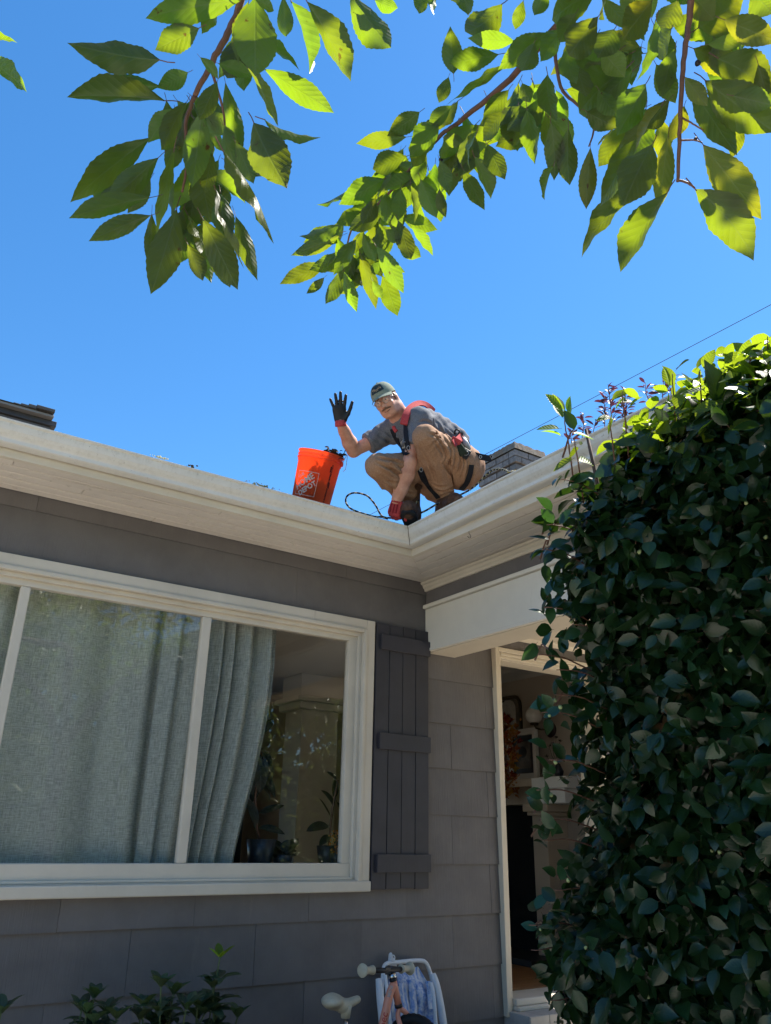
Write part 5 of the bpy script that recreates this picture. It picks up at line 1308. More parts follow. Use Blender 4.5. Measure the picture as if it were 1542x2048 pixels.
MB().tube([J['anL']+cu*(.01-.02*k)*1 for k in range(4)], [.058, .056, .055, .05], 14).obj('sock', plain('dark_sock', (.02, .02, .024), .9), man, True)

# ---- gloves
def hand(w, mdir, pdir, thumb_side, curls, spread, name, mat, L=1.0, cuffm=None, tips=None):
    """w wrist, mdir towards fingers, pdir out of the palm, thumb_side unit vector"""
    md = np.array(mdir, float); md /= np.linalg.norm(md); pd = np.array(pdir, float); pd -= md*(pd@md); pd /= np.linalg.norm(pd); sd = np.cross(md, pd)
    if sd@np.array(thumb_side) < 0: sd = -sd
    g = SDF(w-.27, w+.27, .0045)
    pl_ = .085*L
    g.cone(w+md*.012, w+md*pl_*.9-sd*.018, .026, .024, .02, (pd, .62)); g.cone(w+md*.015+sd*.008, w+md*pl_*.92+sd*.018, .026, .024, .02, (pd, .62))
    g.cone(w+md*.03, w+md*pl_*.75, .036, .036, .02, (pd, .42))
    fin = [(.030, .070, .0112, .14), (.0105, .080, .0116, .04), (-.0095, .074, .0112, -.05), (-.029, .058, .0098, -.2)]
    for i, (off, ln, r, fan) in enumerate(fin):
        c = curls[i]; b = w+md*(pl_*(.97 if i in (1, 2) else .90))+sd*off; fn = fan*spread
        dv = md*math.cos(fn)+sd*math.sin(fn); p0 = b-dv*.02; segs = [.46*ln*L, .30*ln*L, .26*ln*L]; p = b; ang = 0
        g.cone(p0, p, r*1.05, r, .006); 
        for q, s_ in enumerate(segs):
            ang += c*(.7, 1.0, .7)[q]; dd = dv*math.cos(ang)+pd*math.sin(ang); p1 = p+dd*s_; g.cone(p, p1, r*(1-.05*q), r*(.94-.05*q), .004); p = p1
    tb = w+md*.022+sd*.026+pd*.006; td = sd*.64+md*.74+pd*.16; td /= np.linalg.norm(td)
    t1 = tb+td*.036*L; t2 = t1+(td*.78+md*.45)*.032*L; t3 = t2+(td*.6+md*.6+pd*.1)*.026*L
    g.cone(tb, t1, .0165, .0125, .014); g.cone(t1, t2, .0122, .0112, .006); g.cone(t2, t3, .0110, .0098, .004)
    o = g.obj(name, mat, man, 1)
    return o, md, pd, sd
wR = J['wrR']; mdR = np.array(P(676, 790, 4.90))-wR
gl, md, pd, sd = hand(wR+.0*mdR, mdR, -cf+cr*.1, cr, (.03, .02, .03, .06), 1.6, 'glove', F_BLK, 1.14)
tag(gl, 'black coated work glove raised with fingers spread')
cuf = MB().tube([wR-md*.022, wR-md*.008, wR+md*.010, wR+md*.018], [.035, .036, .034, .030], 18).obj('cuff', F_RED, gl, True)
wL = J['wrL']; mdL = np.array(P(786, 1036, 4.84))-wL
gl2, md, pd, sd = hand(wL, mdL, cf*.75+cr*.3, cr, (.95, 1.0, 1.0, 1.05), .3, 'glove', F_RED, 1.02)
tag(gl2, 'red knit backed work glove gripping the gutter edge')
MB().tube([wL-md*.035, wL-md*.012, wL+md*.02], [.034, .035, .033], 18).obj('cuff', F_RED, gl2, True)
for k, off in enumerate((.02, .0, -.02)):
    q = wL+md*.055+sd*off-pd*.026; MB().tube([q-md*.025, q-pd*.004, q+md*.03], .0035, 6).obj('seam', fabric('dark_red_seam%d' % k, (.25, .02, .03), (.32, .03, .04)), gl2, True)

# ---- cap
def shell(fn, nu, nv, closed=True):
    v = [fn(i/nu, j/nv) for j in range(nv+1) for i in range(nu)]
    f = [(j*nu+i, j*nu+(i+1) % nu, (j+1)*nu+(i+1) % nu, (j+1)*nu+i) for j in range(nv) for i in range(nu if closed else nu-1)]
    return v, f
capb = man
def crown(i, j):
    a = 2*math.pi*i; t = j*math.pi/2*.999
    y0 = .040
    x, z = .0845*math.sin(a)*math.cos(t)**.8, .106*math.cos(a)*math.cos(t)**.8
    return H(x, y0-.012*(math.cos(a) < 0)*abs(math.cos(a))+.098*math.sin(t)**.95+.004*math.cos(6*a)*0, z-.014)
v, f = shell(crown, 36, 10); v2 = [tuple(np.array(p)*.97+H(0, .04, -.014)*.03) for p in v]
mb = MB(); mb.add(v, f); mb.add(v2, [q[::-1] for q in f]); capo = mb.obj('cap', F_CAP, man, True, fix=False)
tag(capo, 'faded green cotton cap with dark badge and shaded brim')
def brim(i, j):
    a = (i-.5)*2.35; r = j; w = .080*math.sin(a)*(1+.08*r); front = .090*math.cos(a)+.066*r*math.cos(a*.92)**.7
    return H(w, .052-.012*r*r-2.6*w*w*(.5+.5*r)-.003*r, front-.012)
nv = 8; v = [brim(i/20, j/nv) for j in range(nv+1) for i in range(21)]
f = [(j*21+i, j*21+i+1, (j+1)*21+i+1, (j+1)*21+i) for j in range(nv) for i in range(20)]
mb = MB(); mb.add(v, f); mb.add([tuple(np.array(p)-hu*.004) for p in v], [q[::-1] for q in f])
k1 = len(v); edge_ = [nv*21+i for i in range(21)]; mb.f += [(edge_[i], edge_[i]+k1, edge_[i+1]+k1, edge_[i+1]) for i in range(20)]; mb.mi += [0]*20
br_ = mb.obj('brim', F_CAP, capo, True, fix=False)
MB().ell(H(0, .139, -.012), (hr*.008, hu*.005, hf*.008), 8).obj('button', F_CAP, capo, True)
# stitched badge across the front panels: an irregular dark patch with a pale script-like line
def on_crown(x, y): # x along the front arc (rad), y height fraction
    return np.array(crown(x/(2*math.pi) % 1, y))
mb = MB(); nx, ny = 12, 6
for j in range(ny+1):
    for i in range(nx+1): 
        p = on_crown(-.62+1.24*i/nx, .22+.44*j/ny*(1-.25*abs(i/nx-.5))); c0 = H(0, .04, -.014); d_ = p-c0; mb.v.append(tuple(p+d_/np.linalg.norm(d_)*.002)); mb.uv.append((i/nx, j/ny))
for j in range(ny):
    for i in range(nx): a = j*(nx+1)+i; mb.f.append((a, a+1, a+nx+2, a+nx+1)); mb.mi.append(0)
mb.obj('badge', fabric('badge_navy', (.018, .035, .05), (.04, .06, .07), 80), capo, True, fix=False)
sc_pts = []
for i in range(40):
    t = i/39; p = on_crown(-.45+.9*t, .36+.07*math.sin(t*38)*(1-.3*t)+.03*math.sin(t*9)); c0 = H(0, .04, -.014); d_ = p-c0; sc_pts.append(p+d_/np.linalg.norm(d_)*.004)
MB().tube(sc_pts, .0016, 5).obj('stitched_script', plain('script_thread', (.42, .30, .20), .8), capo)

# ---- face details
hairb = SDF(hc-.16, hc+.16, .005, HS)
hairb.ell(H(0, .028, -.034), (hr, hu, hf), (.0785, .068, .082), .01); hairb.cone(H(.074, .02, .012), H(.0735, -.012, .014), .009, .006, .006); hairb.cone(H(-.074, .02, .012), H(-.0735, -.012, .014), .009, .006, .006)
ho = hairb.obj('hair', F_HAIR, man, 1)
mo = SDF(hc-.16, hc+.16, .0035, HS)
for sx in (-1, 1): mo.chain([(H(0, -.044, .101), .0052), (H(sx*.016, -.0455, .0985), .0062), (H(sx*.030, -.0485, .089), .0048), (H(sx*.038, -.050, .081), .0025)], .004)
mo.displace(folds(hr, 900), .0006); mo.obj('moustache', F_HAIR, man, 1)
for sx in (-1, 1):
    MB().ell(H(sx*.031, .011, .0765), (hr*.0115, hu*.0092, hf*.0095), 12).obj('eye', plain('eye_white%d' % sx, (.62, .58, .55), .2), man, True)
    e = bpy.data.objects[[o.name for o in man.children if o.name.startswith('eye')][-1]]
    MB().ell(H(sx*.031-.002, .010, .0855), (hr*.0056, hu*.0056, hf*.0024), 10).obj('iris', plain('iris_brown%d' % sx, (.05, .03, .02), .15), e, True)
    lid = SDF(H(sx*.031, .016, .08)-.05, H(sx*.031, .016, .08)+.05, .003, HS); lid.cone(H(sx*.031-.015, .0160, .079), H(sx*.031+.015, .0160, .079), .0066, .0066, .002); lid.cone(H(sx*.031-.013, .0025, .079), H(sx*.031+.013, .0025, .079), .0052, .0052, .002); lid.obj('eyelid', skin, man, 1)
    MB().tube([H(sx*.014, .033, .093), H(sx*.03, .0385, .090), H(sx*.048, .032, .076)], [.0035, .0042, .0025], 6).obj('eyebrow', F_HAIR, man, True)
MB().tube([H(x, -.0665+9*x*x, .0925-18*x*x) for x in np.linspace(-.021, .021, 9)], .0022, 6).obj('mouth', plain('lip_line', (.20, .07, .06), .5), man, True)
gm = plain('clear_acetate', (.42, .30, .24), .2, .6)
def lens_mat():
    t = NT('spectacle_lens'); tr = t.n('ShaderNodeBsdfTransparent'); gl_s = t.n('ShaderNodeBsdfGlossy'); gl_s.inputs['Roughness'].default_value = .05
    mx = t.n('ShaderNodeMixShader'); mx.inputs[0].default_value = .05; t.l(tr.outputs[0], mx.inputs[1]); t.l(gl_s.outputs[0], mx.inputs[2]); return t.done(mx.outputs[0])
LENS = lens_mat()
gw = thing('spectacles', 'round clear framed spectacles on the crouching man', 'spectacles', tuple(H(0, .01, .1)))
for sx in (-1, 1):
    MB().tube([H(sx*.032+.0225*math.cos(a), .006+.0205*math.sin(a), .1035-.004*abs(math.cos(a))) for a in np.linspace(0, 2*math.pi, 25)], .0022, 6).obj('rim', gm, gw, True)
    MB().add([H(sx*.032+.021*math.cos(a), .006+.019*math.sin(a), .1035) for a in np.linspace(0, 2*math.pi, 20, False)], [tuple(range(20))]).obj('lens', LENS, gw, fix=False)
    MB().tube([H(sx*.0545, .010, .100), H(sx*.073, .012, .075), H(sx*.080, .008, -.005)], .0018, 6).obj('temple', gm, gw, True)
MB().tube([H(-.010, .010, .1045), H(0, .0135, .107), H(.010, .010, .1045)], .0018, 6).obj('bridge', gm, gw, True)

# ---- fall harness: bands laid over the clothes
DG = None
def bvh_of(objs):
    V = []; F = []
    for o in objs:
        me = o.data; k = len(V); mw = WM(o); V += [mw @ v.co for v in me.vertices]; F += [tuple(i+k for i in p.vertices) for p in me.polygons]
    return BVHTree.FromPolygons(V, F)
BV = bvh_of([shirt, trousers, bo])
def hit(u, v):
    d = (P(u, v, 1)-CAM).normalized(); r = BV.ray_cast(CAM, d)
    return (r[0], r[1]) if r[0] is not None else None
def band(name, pxs, width, mat, parent, off=.004, thick=.004, step=4, extra=None):
    """strap following the clothes under a line of photo points"""
    pts = []
    for (a, b) in zip(pxs[:-1], pxs[1:]):
        n = max(2, int(math.hypot(b[0]-a[0], b[1]-a[1])/step))
        for i in range(n): pts.append((a[0]+(b[0]-a[0])*i/n, a[1]+(b[1]-a[1])*i/n))
    pts.append(pxs[-1]); PN = []
    for q in pts:
        h_ = hit(*q)
        if h_: PN.append(h_)
    return ribbon(name, [p for p, _ in PN], [n for _, n in PN], width, mat, parent, off, thick)
def ribbon(name, pp, nn, width, mat, parent, off=.004, thick=.004):
    for _ in range(3):
        pp = [pp[0]]+[(pp[i-1]+pp[i]*2+pp[i+1])/4 for i in range(1, len(pp)-1)]+[pp[-1]]
        nn = [nn[0]]+[((nn[i-1]+nn[i]*2+nn[i+1])/4).normalized() for i in range(1, len(nn)-1)]+[nn[-1]]
    mb = MB(); N = len(pp)
    for i in range(N):
        t = (pp[min(i+1, N-1)]-pp[max(i-1, 0)]).normalized(); s_ = t.cross(nn[i]).normalized()
        for a, b in ((-1, 0), (1, 0), (1, 1), (-1, 1)): mb.v.append(tuple(pp[i]+s_*a*width/2+nn[i]*(off+b*thick))); mb.uv.append((0, 0))
    for i in range(N-1):
        for k in range(4): mb.f.append((i*4+k, i*4+(k+1) % 4, (i+1)*4+(k+1) % 4, (i+1)*4+k)); mb.mi.append(0)
    mb.f += [(3, 2, 1, 0), tuple(4*(N-1)+k for k in range(4))]; mb.mi += [0, 0]
    return mb.obj(name, mat, parent, False, .001)
hn = thing('safety_harness', 'black and red fall arrest harness worn by the crouching man', 'harness', tuple(J['chest']))
band('shoulder_strap', [(786, 858), (791, 872), (798, 886), (806, 900), (812, 908)], .038, F_WEB, hn)
band('shoulder_strap', [(811, 846), (812, 860), (814, 880), (817, 900)], .034, F_WEB, hn)
band('chest_strap', [(798, 900), (806, 906), (816, 910)], .03, F_WEB, hn)
band('leg_strap', [(838, 938), (846, 955), (858, 972), (870, 986), (878, 995)], .040, F_WEB, hn, .006)
band('leg_strap', [(942, 930), (940, 948), (933, 966), (922, 978), (914, 984)], .034, F_WEB, hn, .006)
band('waist_belt', [(905, 888), (914, 882), (922, 872)], .045, F_RED, hn, .008, .01)
# padded red yoke over the shoulders
def tubepath(name, pts, r, mat, flat=None): return MB().tube(spline([Vector(tuple(p)) for p in pts], 5), r, 10).obj(name, mat, hn, True)
yk = [pv(787, 856, 4.93), pv(800, 847, 4.95), pv(808, 832, 4.98), pv(818, 820, 5.05), pv(838, 809, 5.13), pv(856, 815, 5.18), pv(866, 824, 5.2)]
mb = MB(); pth = spline([P(807, 850, 4.90), P(811, 834, 4.92), P(819, 819, 4.98), P(836, 808, 5.08), P(853, 811, 5.13), P(868, 825, 5.16)], 6)
ribbon('shoulder_pad', pth, [(-CF*.8+CU*.55+CR*.1).normalized()]*len(pth), .046, F_RED, hn, .0, .012)
tubepath('collar_pad', [pv(787, 853, 4.93), pv(789, 858, 4.925), pv(793, 863, 4.92)], .012, F_RED)
band('chest_pad', [(806, 846), (812, 838), (818, 830)], .03, F_RED, hn, .006, .008)
MB().tube(spline([P(803, 909, 4.93), P(795, 914, 4.9), P(794, 922, 4.9), P(802, 926, 4.92), P(806, 920, 4.93)], 5), .006, 8).obj('strap_tail', F_WEB, hn, True)
buck = plain('buckle_metal', (.5, .5, .52), .3, .5, .9)
for (u, v) in ((840, 938), (818, 898)):
    h_ = hit(u, v)
    if h_:
        c, n_ = h_; c = c+n_*.013
        MB().tube([c+(CR*math.cos(a)*.009+CU*math.sin(a)*.013) for a in np.linspace(0, 6.283, 14)], .0022, 5).obj('buckle', buck, hn, True)
# waist pack, bottle-like energy absorber and black clips at the small of the back
def PD(u, v, off):
    h_ = hit(u, v); return (h_[0]-CF*off) if h_ else P(u, v, 5.0)
MB().obox(PD(922, 884, .0), (CR*.6-CU*.75, CU*.6+CR*.75, CF), (.050, .026, .035)).obj('waist_pad', F_WEB, hn, bev=.012)
MB().obox(PD(918, 896, .005), (CR*.6-CU*.8, CU*.6+CR*.8, CF), (.055, .026, .025)).obj('hip_pouch', fabric('dark_olive', (.02, .028, .02), (.04, .05, .035)), hn, bev=.012)
MB().tube([PD(925, 879, .03), PD(931, 889, .03), P(937, 899, 4.98)], [.019, .020, .018], 14).obj('absorber', plain('grey_sleeve', (.46, .46, .48), .6), hn, True)
MB().obox(PD(912, 882, .02), (CR*.85-CU*.5, CU*.85+CR*.5, CF), (.032, .016, .012)).obj('belt_cover', F_RED, hn, bev=.006)
MB().tube(spline([P(909, 868, 5.0), P(911, 860, 5.0), P(918, 861, 5.0), P(922, 871, 5.0)], 4), .006, 8).obj('clip', F_BLK, hn, True)
MB().obox(P(921, 868, 5.0), (CR, CU, CF), (.016, .012, .012)).obj('clip', F_BLK, hn, bev=.003)
MB().tube(spline([P(928, 874, 5.0), P(937, 882, 5.0), P(940, 893, 5.0)], 4), .004, 6).obj('cord', F_BLK, hn, True)
MB().obox(PD(930, 908, .015), (CR*.8-CU*.5, CU*.8+CR*.5, CF), (.026, .030, .02)).obj('side_buckle', F_BLK, hn, bev=.006)
bc_ = PD(930, 907, .042); MB().tube([bc_+CR*(.018*math.cos(a))+CU*(.014*math.sin(a)) for a in np.linspace(0, 6.283, 14)], .0022, 6).obj('buckle', buck, hn, True)
lan = [PD(930, 906, .03), P(945, 909, 4.97), P(962, 914, 4.97), P(983, 918, 4.95)]
lp = spline(lan, 6); ribbon('lanyard_strap', lp, [(-CF*.95+CU*.2).normalized()]*len(lp), .040, F_WEB, hn, 0, .005)
for (u, v) in ((947, 909), (961, 914)):
    c = P(u, v, 4.965); MB().tube([c+(CR*math.cos(a)+CU*math.sin(a))*.0085 for a in np.linspace(0, 6.283, 14)], .003, 6).obj('eyelet', buck, hn, True)
MB().tube([P(980+3*k, 912+6*(k % 2), 4.93) for k in range(3)], .0012, 4).obj('stitching', plain('pale_thread', (.6, .55, .5), .8), hn)
# pale printed motif on the shirt front
wm = plain('shirt_print', (.52, .48, .40), .8)
def print_patch(poly):
    pts = [hit(*q) for q in poly]
    if all(pts): MB().add([p+n*.0035 for p, n in pts], [tuple(range(len(pts)))]).obj('shirt_print', wm, shirt, fix=False)
for poly in ([(801, 884), (806, 881), (811, 884), (815, 891), (812, 896), (806, 897), (803, 892)], [(811, 858), (814, 857), (815, 866), (812, 868)], [(806, 876), (809, 877), (809, 881), (806, 880)]): print_patch(poly)
# ------------------------------------------------------------------ bucket on the roof
def bucket():
    base = P(620, 1004, 5.02); base.z = roof_z(base.x, base.y)+.004
    ax = Vector((0, -RP, 1)).normalized()
    t = thing('bucket', 'bright orange plastic bucket of gutter debris standing at the roof edge', 'bucket', base)
    t_ = NT('orange_plastic'); n1 = t_.noise(t_.pos(), 60, 3)
    c = t_.ramp(n1, [(.3, (.90, .15, .05)), (.7, (.94, .19, .07))])
    pb = t_.pbsdf(c, .38, .5); tl = t_.n('ShaderNodeBsdfTranslucent'); tl.inputs[0].default_value = (1, .26, .10, 1)
    mx = t_.n('ShaderNodeMixShader'); mx.inputs[0].default_value = .6; t_.l(pb, mx.inputs[1]); t_.l(tl.outputs[0], mx.inputs[2]); om = t_.done(mx.outputs[0])
    S_ = .93; r0, r1, hh = .131*S_, .150*S_, .368*S_
    def rad(h): return r0+(r1-r0)*h/hh
    prof = [(0, 0), (r0-.004, 0), (r0, .004), (rad(hh*.80), hh*.80), (rad(hh*.80)+.004, hh*.805), (rad(hh*.85)+.004, hh*.85), (rad(hh*.85)+.009, hh*.852), (rad(hh*.87)+.009, hh*.87), (rad(hh*.87)+.003, hh*.874), (rad(hh*.905)+.003, hh*.905), (rad(hh*.905)+.008, hh*.908), (rad(hh*.925)+.008, hh*.925), (rad(hh*.925)+.003, hh*.93), (rad(hh*.975)+.003, hh*.975), (rad(hh)+.008, hh*.98), (rad(hh)+.008, hh),
            (rad(hh)-.001, hh), (rad(hh*.9)-.003, hh*.9), (r0-.004, .008), (0, .008)]
    MB().lathe(prof, base, 48, ax).obj('shell', om, t, True)
    a = Vector((0, 1, 0)).cross(ax).normalized(); b = ax.cross(a)
    def on(th, h, off=.0006): 
        r = rad(h)+off; return base+ax*h+(a*math.cos(th)+b*math.sin(th))*r
    tc = (CAM-base); thc = math.atan2(tc.dot(b), tc.dot(a))        # direction of the viewer round the wall
    # flat print wrapped on the wall: x to the right as seen, y up, metres
    def wrap(x, y): return on(thc+x/((r0+r1)/2), y)
    white = plain('white_print', (.66, .50, .43), .5, var=.9)
    x0, x1, y0, y1 = -.130, .012, .052, .200
    for name, (p, q) in (('print_frame', ((x0, y0), (x1, y0))), ('print_frame', ((x1, y0), (x1, y1))), ('print_frame', ((x0, y0), (x0, y1))), ('print_frame', ((x0, y1), (x1, y1)))):
        n = 14; mb = MB(); w = .0016
        dx, dy = q[0]-p[0], q[1]-p[1]; L = math.hypot(dx, dy); nx, ny = -dy/L*w, dx/L*w
        for i in range(n+1):
            x, y = p[0]+dx*i/n, p[1]+dy*i/n; mb.v += [tuple(wrap(x+nx, y+ny)), tuple(wrap(x-nx, y-ny))]; mb.uv += [(0, 0)]*2
        for i in range(n): mb.f.append((2*i, 2*i+1, 2*i+3, 2*i+2)); mb.mi.append(0)
        mb.obj(name, white, t, fix=False)
    def lettering(txt, size, cx, cy, ang, name='lettering', mat=white, sx=1.0, weight=.0):
        cu_ = bpy.data.curves.new(name, 'FONT'); cu_.body = txt; cu_.size = size; cu_.align_x = 'CENTER'; cu_.align_y = 'CENTER'; cu_.fill_mode = 'BOTH'; cu_.resolution_u = 3; cu_.offset = weight
        o = bpy.data.objects.new(name, cu_); COL.objects.link(o); dg = bpy.context.evaluated_depsgraph_get(); dg.update()
        me = bpy.data.meshes.new_from_object(o.evaluated_get(dg)); bpy.data.objects.remove(o); bpy.data.curves.remove(cu_)
        b_ = bmesh.new(); b_.from_mesh(me); bmesh.ops.triangulate(b_, faces=b_.faces); bmesh.ops.subdivide_edges(b_, edges=[e for e in b_.edges if e.calc_length() > size*.3], cuts=2, use_grid_fill=False); b_.to_mesh(me); b_.free()
        ca, sa = math.cos(ang), math.sin(ang)
        for v in me.vertices:
            x, y = v.co.x*sx, v.co.y; v.co = wrap(cx+x*ca-y*sa, cy+x*sa+y*ca)+(a*math.cos(thc)+b*math.sin(thc))*.0006
        me.materials.clear(); me.materials.append(mat); q = bpy.data.objects.new(name, me); link(q, t); return q
    an = math.radians(41)
    lettering('HOME', .054, -.072, .135, an, sx=.92, weight=.0016); lettering('DEPOT', .045, -.045, .096, an, sx=.92, weight=.0016); lettering('THE', .026, -.102, .170, an, weight=.0008)
    ink = plain('black_ink', (.05, .012, .01), .6)
    for txt, h in (('WARNING', .245), ('CAUTION', .185), ('KEEP AWAY', .12), ('HDPE 2', .06)): lettering(txt, .016, .088, h, math.radians(-90), 'small_print', ink, 1.0, .0006)
    for k in range(3): MB().add([wrap(.076+.008*k, .225-.05*k), wrap(.083+.008*k, .225-.05*k), wrap(.083+.008*k, .262-.05*k), wrap(.076+.008*k, .262-.05*k)], [(0, 1, 2, 3)]).obj('small_print', ink, t, fix=False)
    # wire handle hanging at the right
    hb = on(thc+1.25, hh*.89, .012)
    MB().tube(spline([hb, hb+ax*.05+CR*.012, hb+ax*.045+CR*.02, hb-ax*.035+CR*.026, hb-ax*.05+CR*.012], 5), .0022, 6).obj('handle', plain('galvanised_wire', (.6, .6, .6), .3, .5, .9), t, True)
    MB().tube([on(thc+1.25, hh*.87, .0), on(thc+1.25, hh*.87, .016)], .014, 10).obj('handle_lug', om, t)
    # debris: dark rotting leaves filling it, with a heap over the far right of the rim
    rr = random.Random(3); dmat = leaf_mat('rotten_leaf', (.030, .024, .018), (.03, .02, .01), .1, .7, .2, .5, 6, .03)
    lf = leaf_mesh('dead_leaf', dmat, 1, .5, 6, .5, .5, 1, 0, 0, .6, 3)
    db = MB(); n = 28
    for j in range(5):
        for i in range(n):
            th = 2*math.pi*i/n; q = j/4; hgt = hh*(.40+.07*math.sin(th*3)+.06*math.sin(th*7+1))+.02*(1-q)
            db.v.append(tuple(base+ax*hgt+(a*math.cos(th)+b*math.sin(th))*(rad(hgt)-.006)*q)); db.uv.append((0, 0))
    for j in range(4):
        for i in range(n): db.f.append((j*n+i, j*n+(i+1) % n, (j+1)*n+(i+1) % n, (j+1)*n+i)); db.mi.append(0)
    k0 = len(db.v)
    for i in range(n):
        th = 2*math.pi*i/n; db.v.append(tuple(base+ax*.012+(a*math.cos(th)+b*math.sin(th))*(r0-.008))); db.uv.append((0, 0))
    for i in range(n): db.f.append((4*n+i, 4*n+(i+1) % n, k0+(i+1) % n, k0+i)); db.mi.append(0)
    muck = thing('gutter_muck', 'dark wet leaf debris heaped in the orange bucket and over its rim', 'debris', base+ax*.2)
    db.obj('muck', plain('wet_muck', (.022, .018, .014), .85), muck)
    gr = {}
    for k in range(110):
        th = thc+1.15+rr.gauss(0, .42); q = base+ax*(hh+rr.uniform(-.03, .028))+(a*math.cos(th)+b*math.sin(th))*(r1*rr.uniform(.3, 1.03))
        q += ax*(.012 if rr.random() < .3 else 0); d = Vector((rr.gauss(0, 1), rr.gauss(0, 1), rr.gauss(.1, .5))).normalized()
        gr.setdefault('a', (lf, []))[1].append(orient(None, q, q+d*rr.uniform(.02, .045), (rr.gauss(0, 1), rr.gauss(0, 1), 1)))
    tag(joined('dead_leaves', gr, muck), kind='stuff')
    # moss and scraps lying along the gutter edge
    mossm = plain('moss', (.17, .18, .06), .95, var=.5)
    for (u, v, w_, lab, nm, cat, mt_) in ((320, 916, .03, 'pale lichen crumb lying on the left gutter lip', 'lichen', 'moss', plain('lichen', (.50, .50, .34), .9)), (384, 934, .012, 'tiny black clump on the gutter edge left of the bucket', 'debris_clump', 'debris', dmat), (526, 972, .05, 'mossy grit along the roof edge just left of the bucket', 'moss', 'moss', mossm)):
        c = on_plane(u, v, 1, -.47); bm_ = MB()
        for k in range(int(10+w_*500)):
            o_ = c+Vector((rr.gauss(0, w_*.8), rr.gauss(0, .008), abs(rr.gauss(0, .004)))); s_ = rr.uniform(.003, .007); bm_.ell(o_, [(s_, 0, 0), (0, s_, .001), (0, 0, s_*.8)], 6)
        tag(bm_.obj(nm, mt_, None, True), lab, cat)
bucket()

# ------------------------------------------------------------------ rope with pale flecks
def rope(name, label, pts, r, mat, grp=None):
    t = spline(pts, 8); mb = MB(); mb.tube(t, r, 10); o = mb.obj(name, mat, None, True, fix=False); return tag(o, label, 'rope')
def rope_mat():
    t = NT('kernmantle_rope'); uv = t.n('ShaderNodeUVMap'); sp = t.n('ShaderNodeSeparateXYZ'); t.l(uv.outputs[0], sp.inputs[0])
    a = t.math('FRACT', t.math('ADD', t.math('MULTIPLY', sp.outputs[1], 26), sp.outputs[0])); b = t.math('FRACT', t.math('SUBTRACT', t.math('MULTIPLY', sp.outputs[1], 26), sp.outputs[0]))
    f = t.math('LESS_THAN', a, .20); g_ = t.math('LESS_THAN', b, .16)
    c = t.mix(f, (.022, .028, .036), (.55, .55, .50)); c = t.mix(g_, c, (.50, .42, .16))
    w = t.math('SINE', t.math('MULTIPLY', t.math('ADD', a, b), 40)); return t.done(t.pbsdf(c, .8, .2, t.bump(w, .4, .002)))
rm = rope_mat()
D_ = 4.90
rope('rope', 'black flecked rope looping over the roof edge beside the gripping hand', [P(838, 1000, 4.95), P(800, 1034, 4.9), P(783, 1036, D_), P(764, 1032, D_), P(752, 1012, D_+.02), P(743, 1000, D_+.03), P(733, 991, D_+.04), P(716, 986, D_+.04), P(702, 987, D_+.04), P(693, 994, D_+.03), P(692, 1005, D_+.01), P(700, 1016, D_-.02), P(714, 1023, D_-.04), P(730, 1028, D_-.05), P(748, 1033, D_-.05), P(762, 1034, D_-.05), P(776, 1038, D_-.05)], .0058, rm)
rope('rope', 'black safety rope running from behind the boots up the wing roof', [P(826, 1032, 5.0), P(850, 1022, 4.97), P(878, 1006, 4.98), P(905, 996, 5.0), P(930, 985, 4.95), P(950, 972, 4.90), P(966, 956, 4.86), P(982, 942, 4.80), P(996, 938, 4.72), P(1010, 940, 4.62), P(1017, 944, 4.55), P(1030, 942, 4.6)], .0062, rm)

# ------------------------------------------------------------------ overhead wire
w0, w1 = P(1590, 584, 15), P(640, 1082, 24)
t_ = [w0.lerp(w1, k/30)-Vector((0, 0, .35*(1-(2*k/30-1)**2))) for k in range(31)]
t_ = [w0.lerp(w1, k/30) for k in range(31)]
tag(MB().tube(t_, .0065, 6).obj('overhead_wire', plain('cable', (.03, .035, .04), .6), None, True), 'thin dark overhead cable crossing the sky behind the man', 'cable')

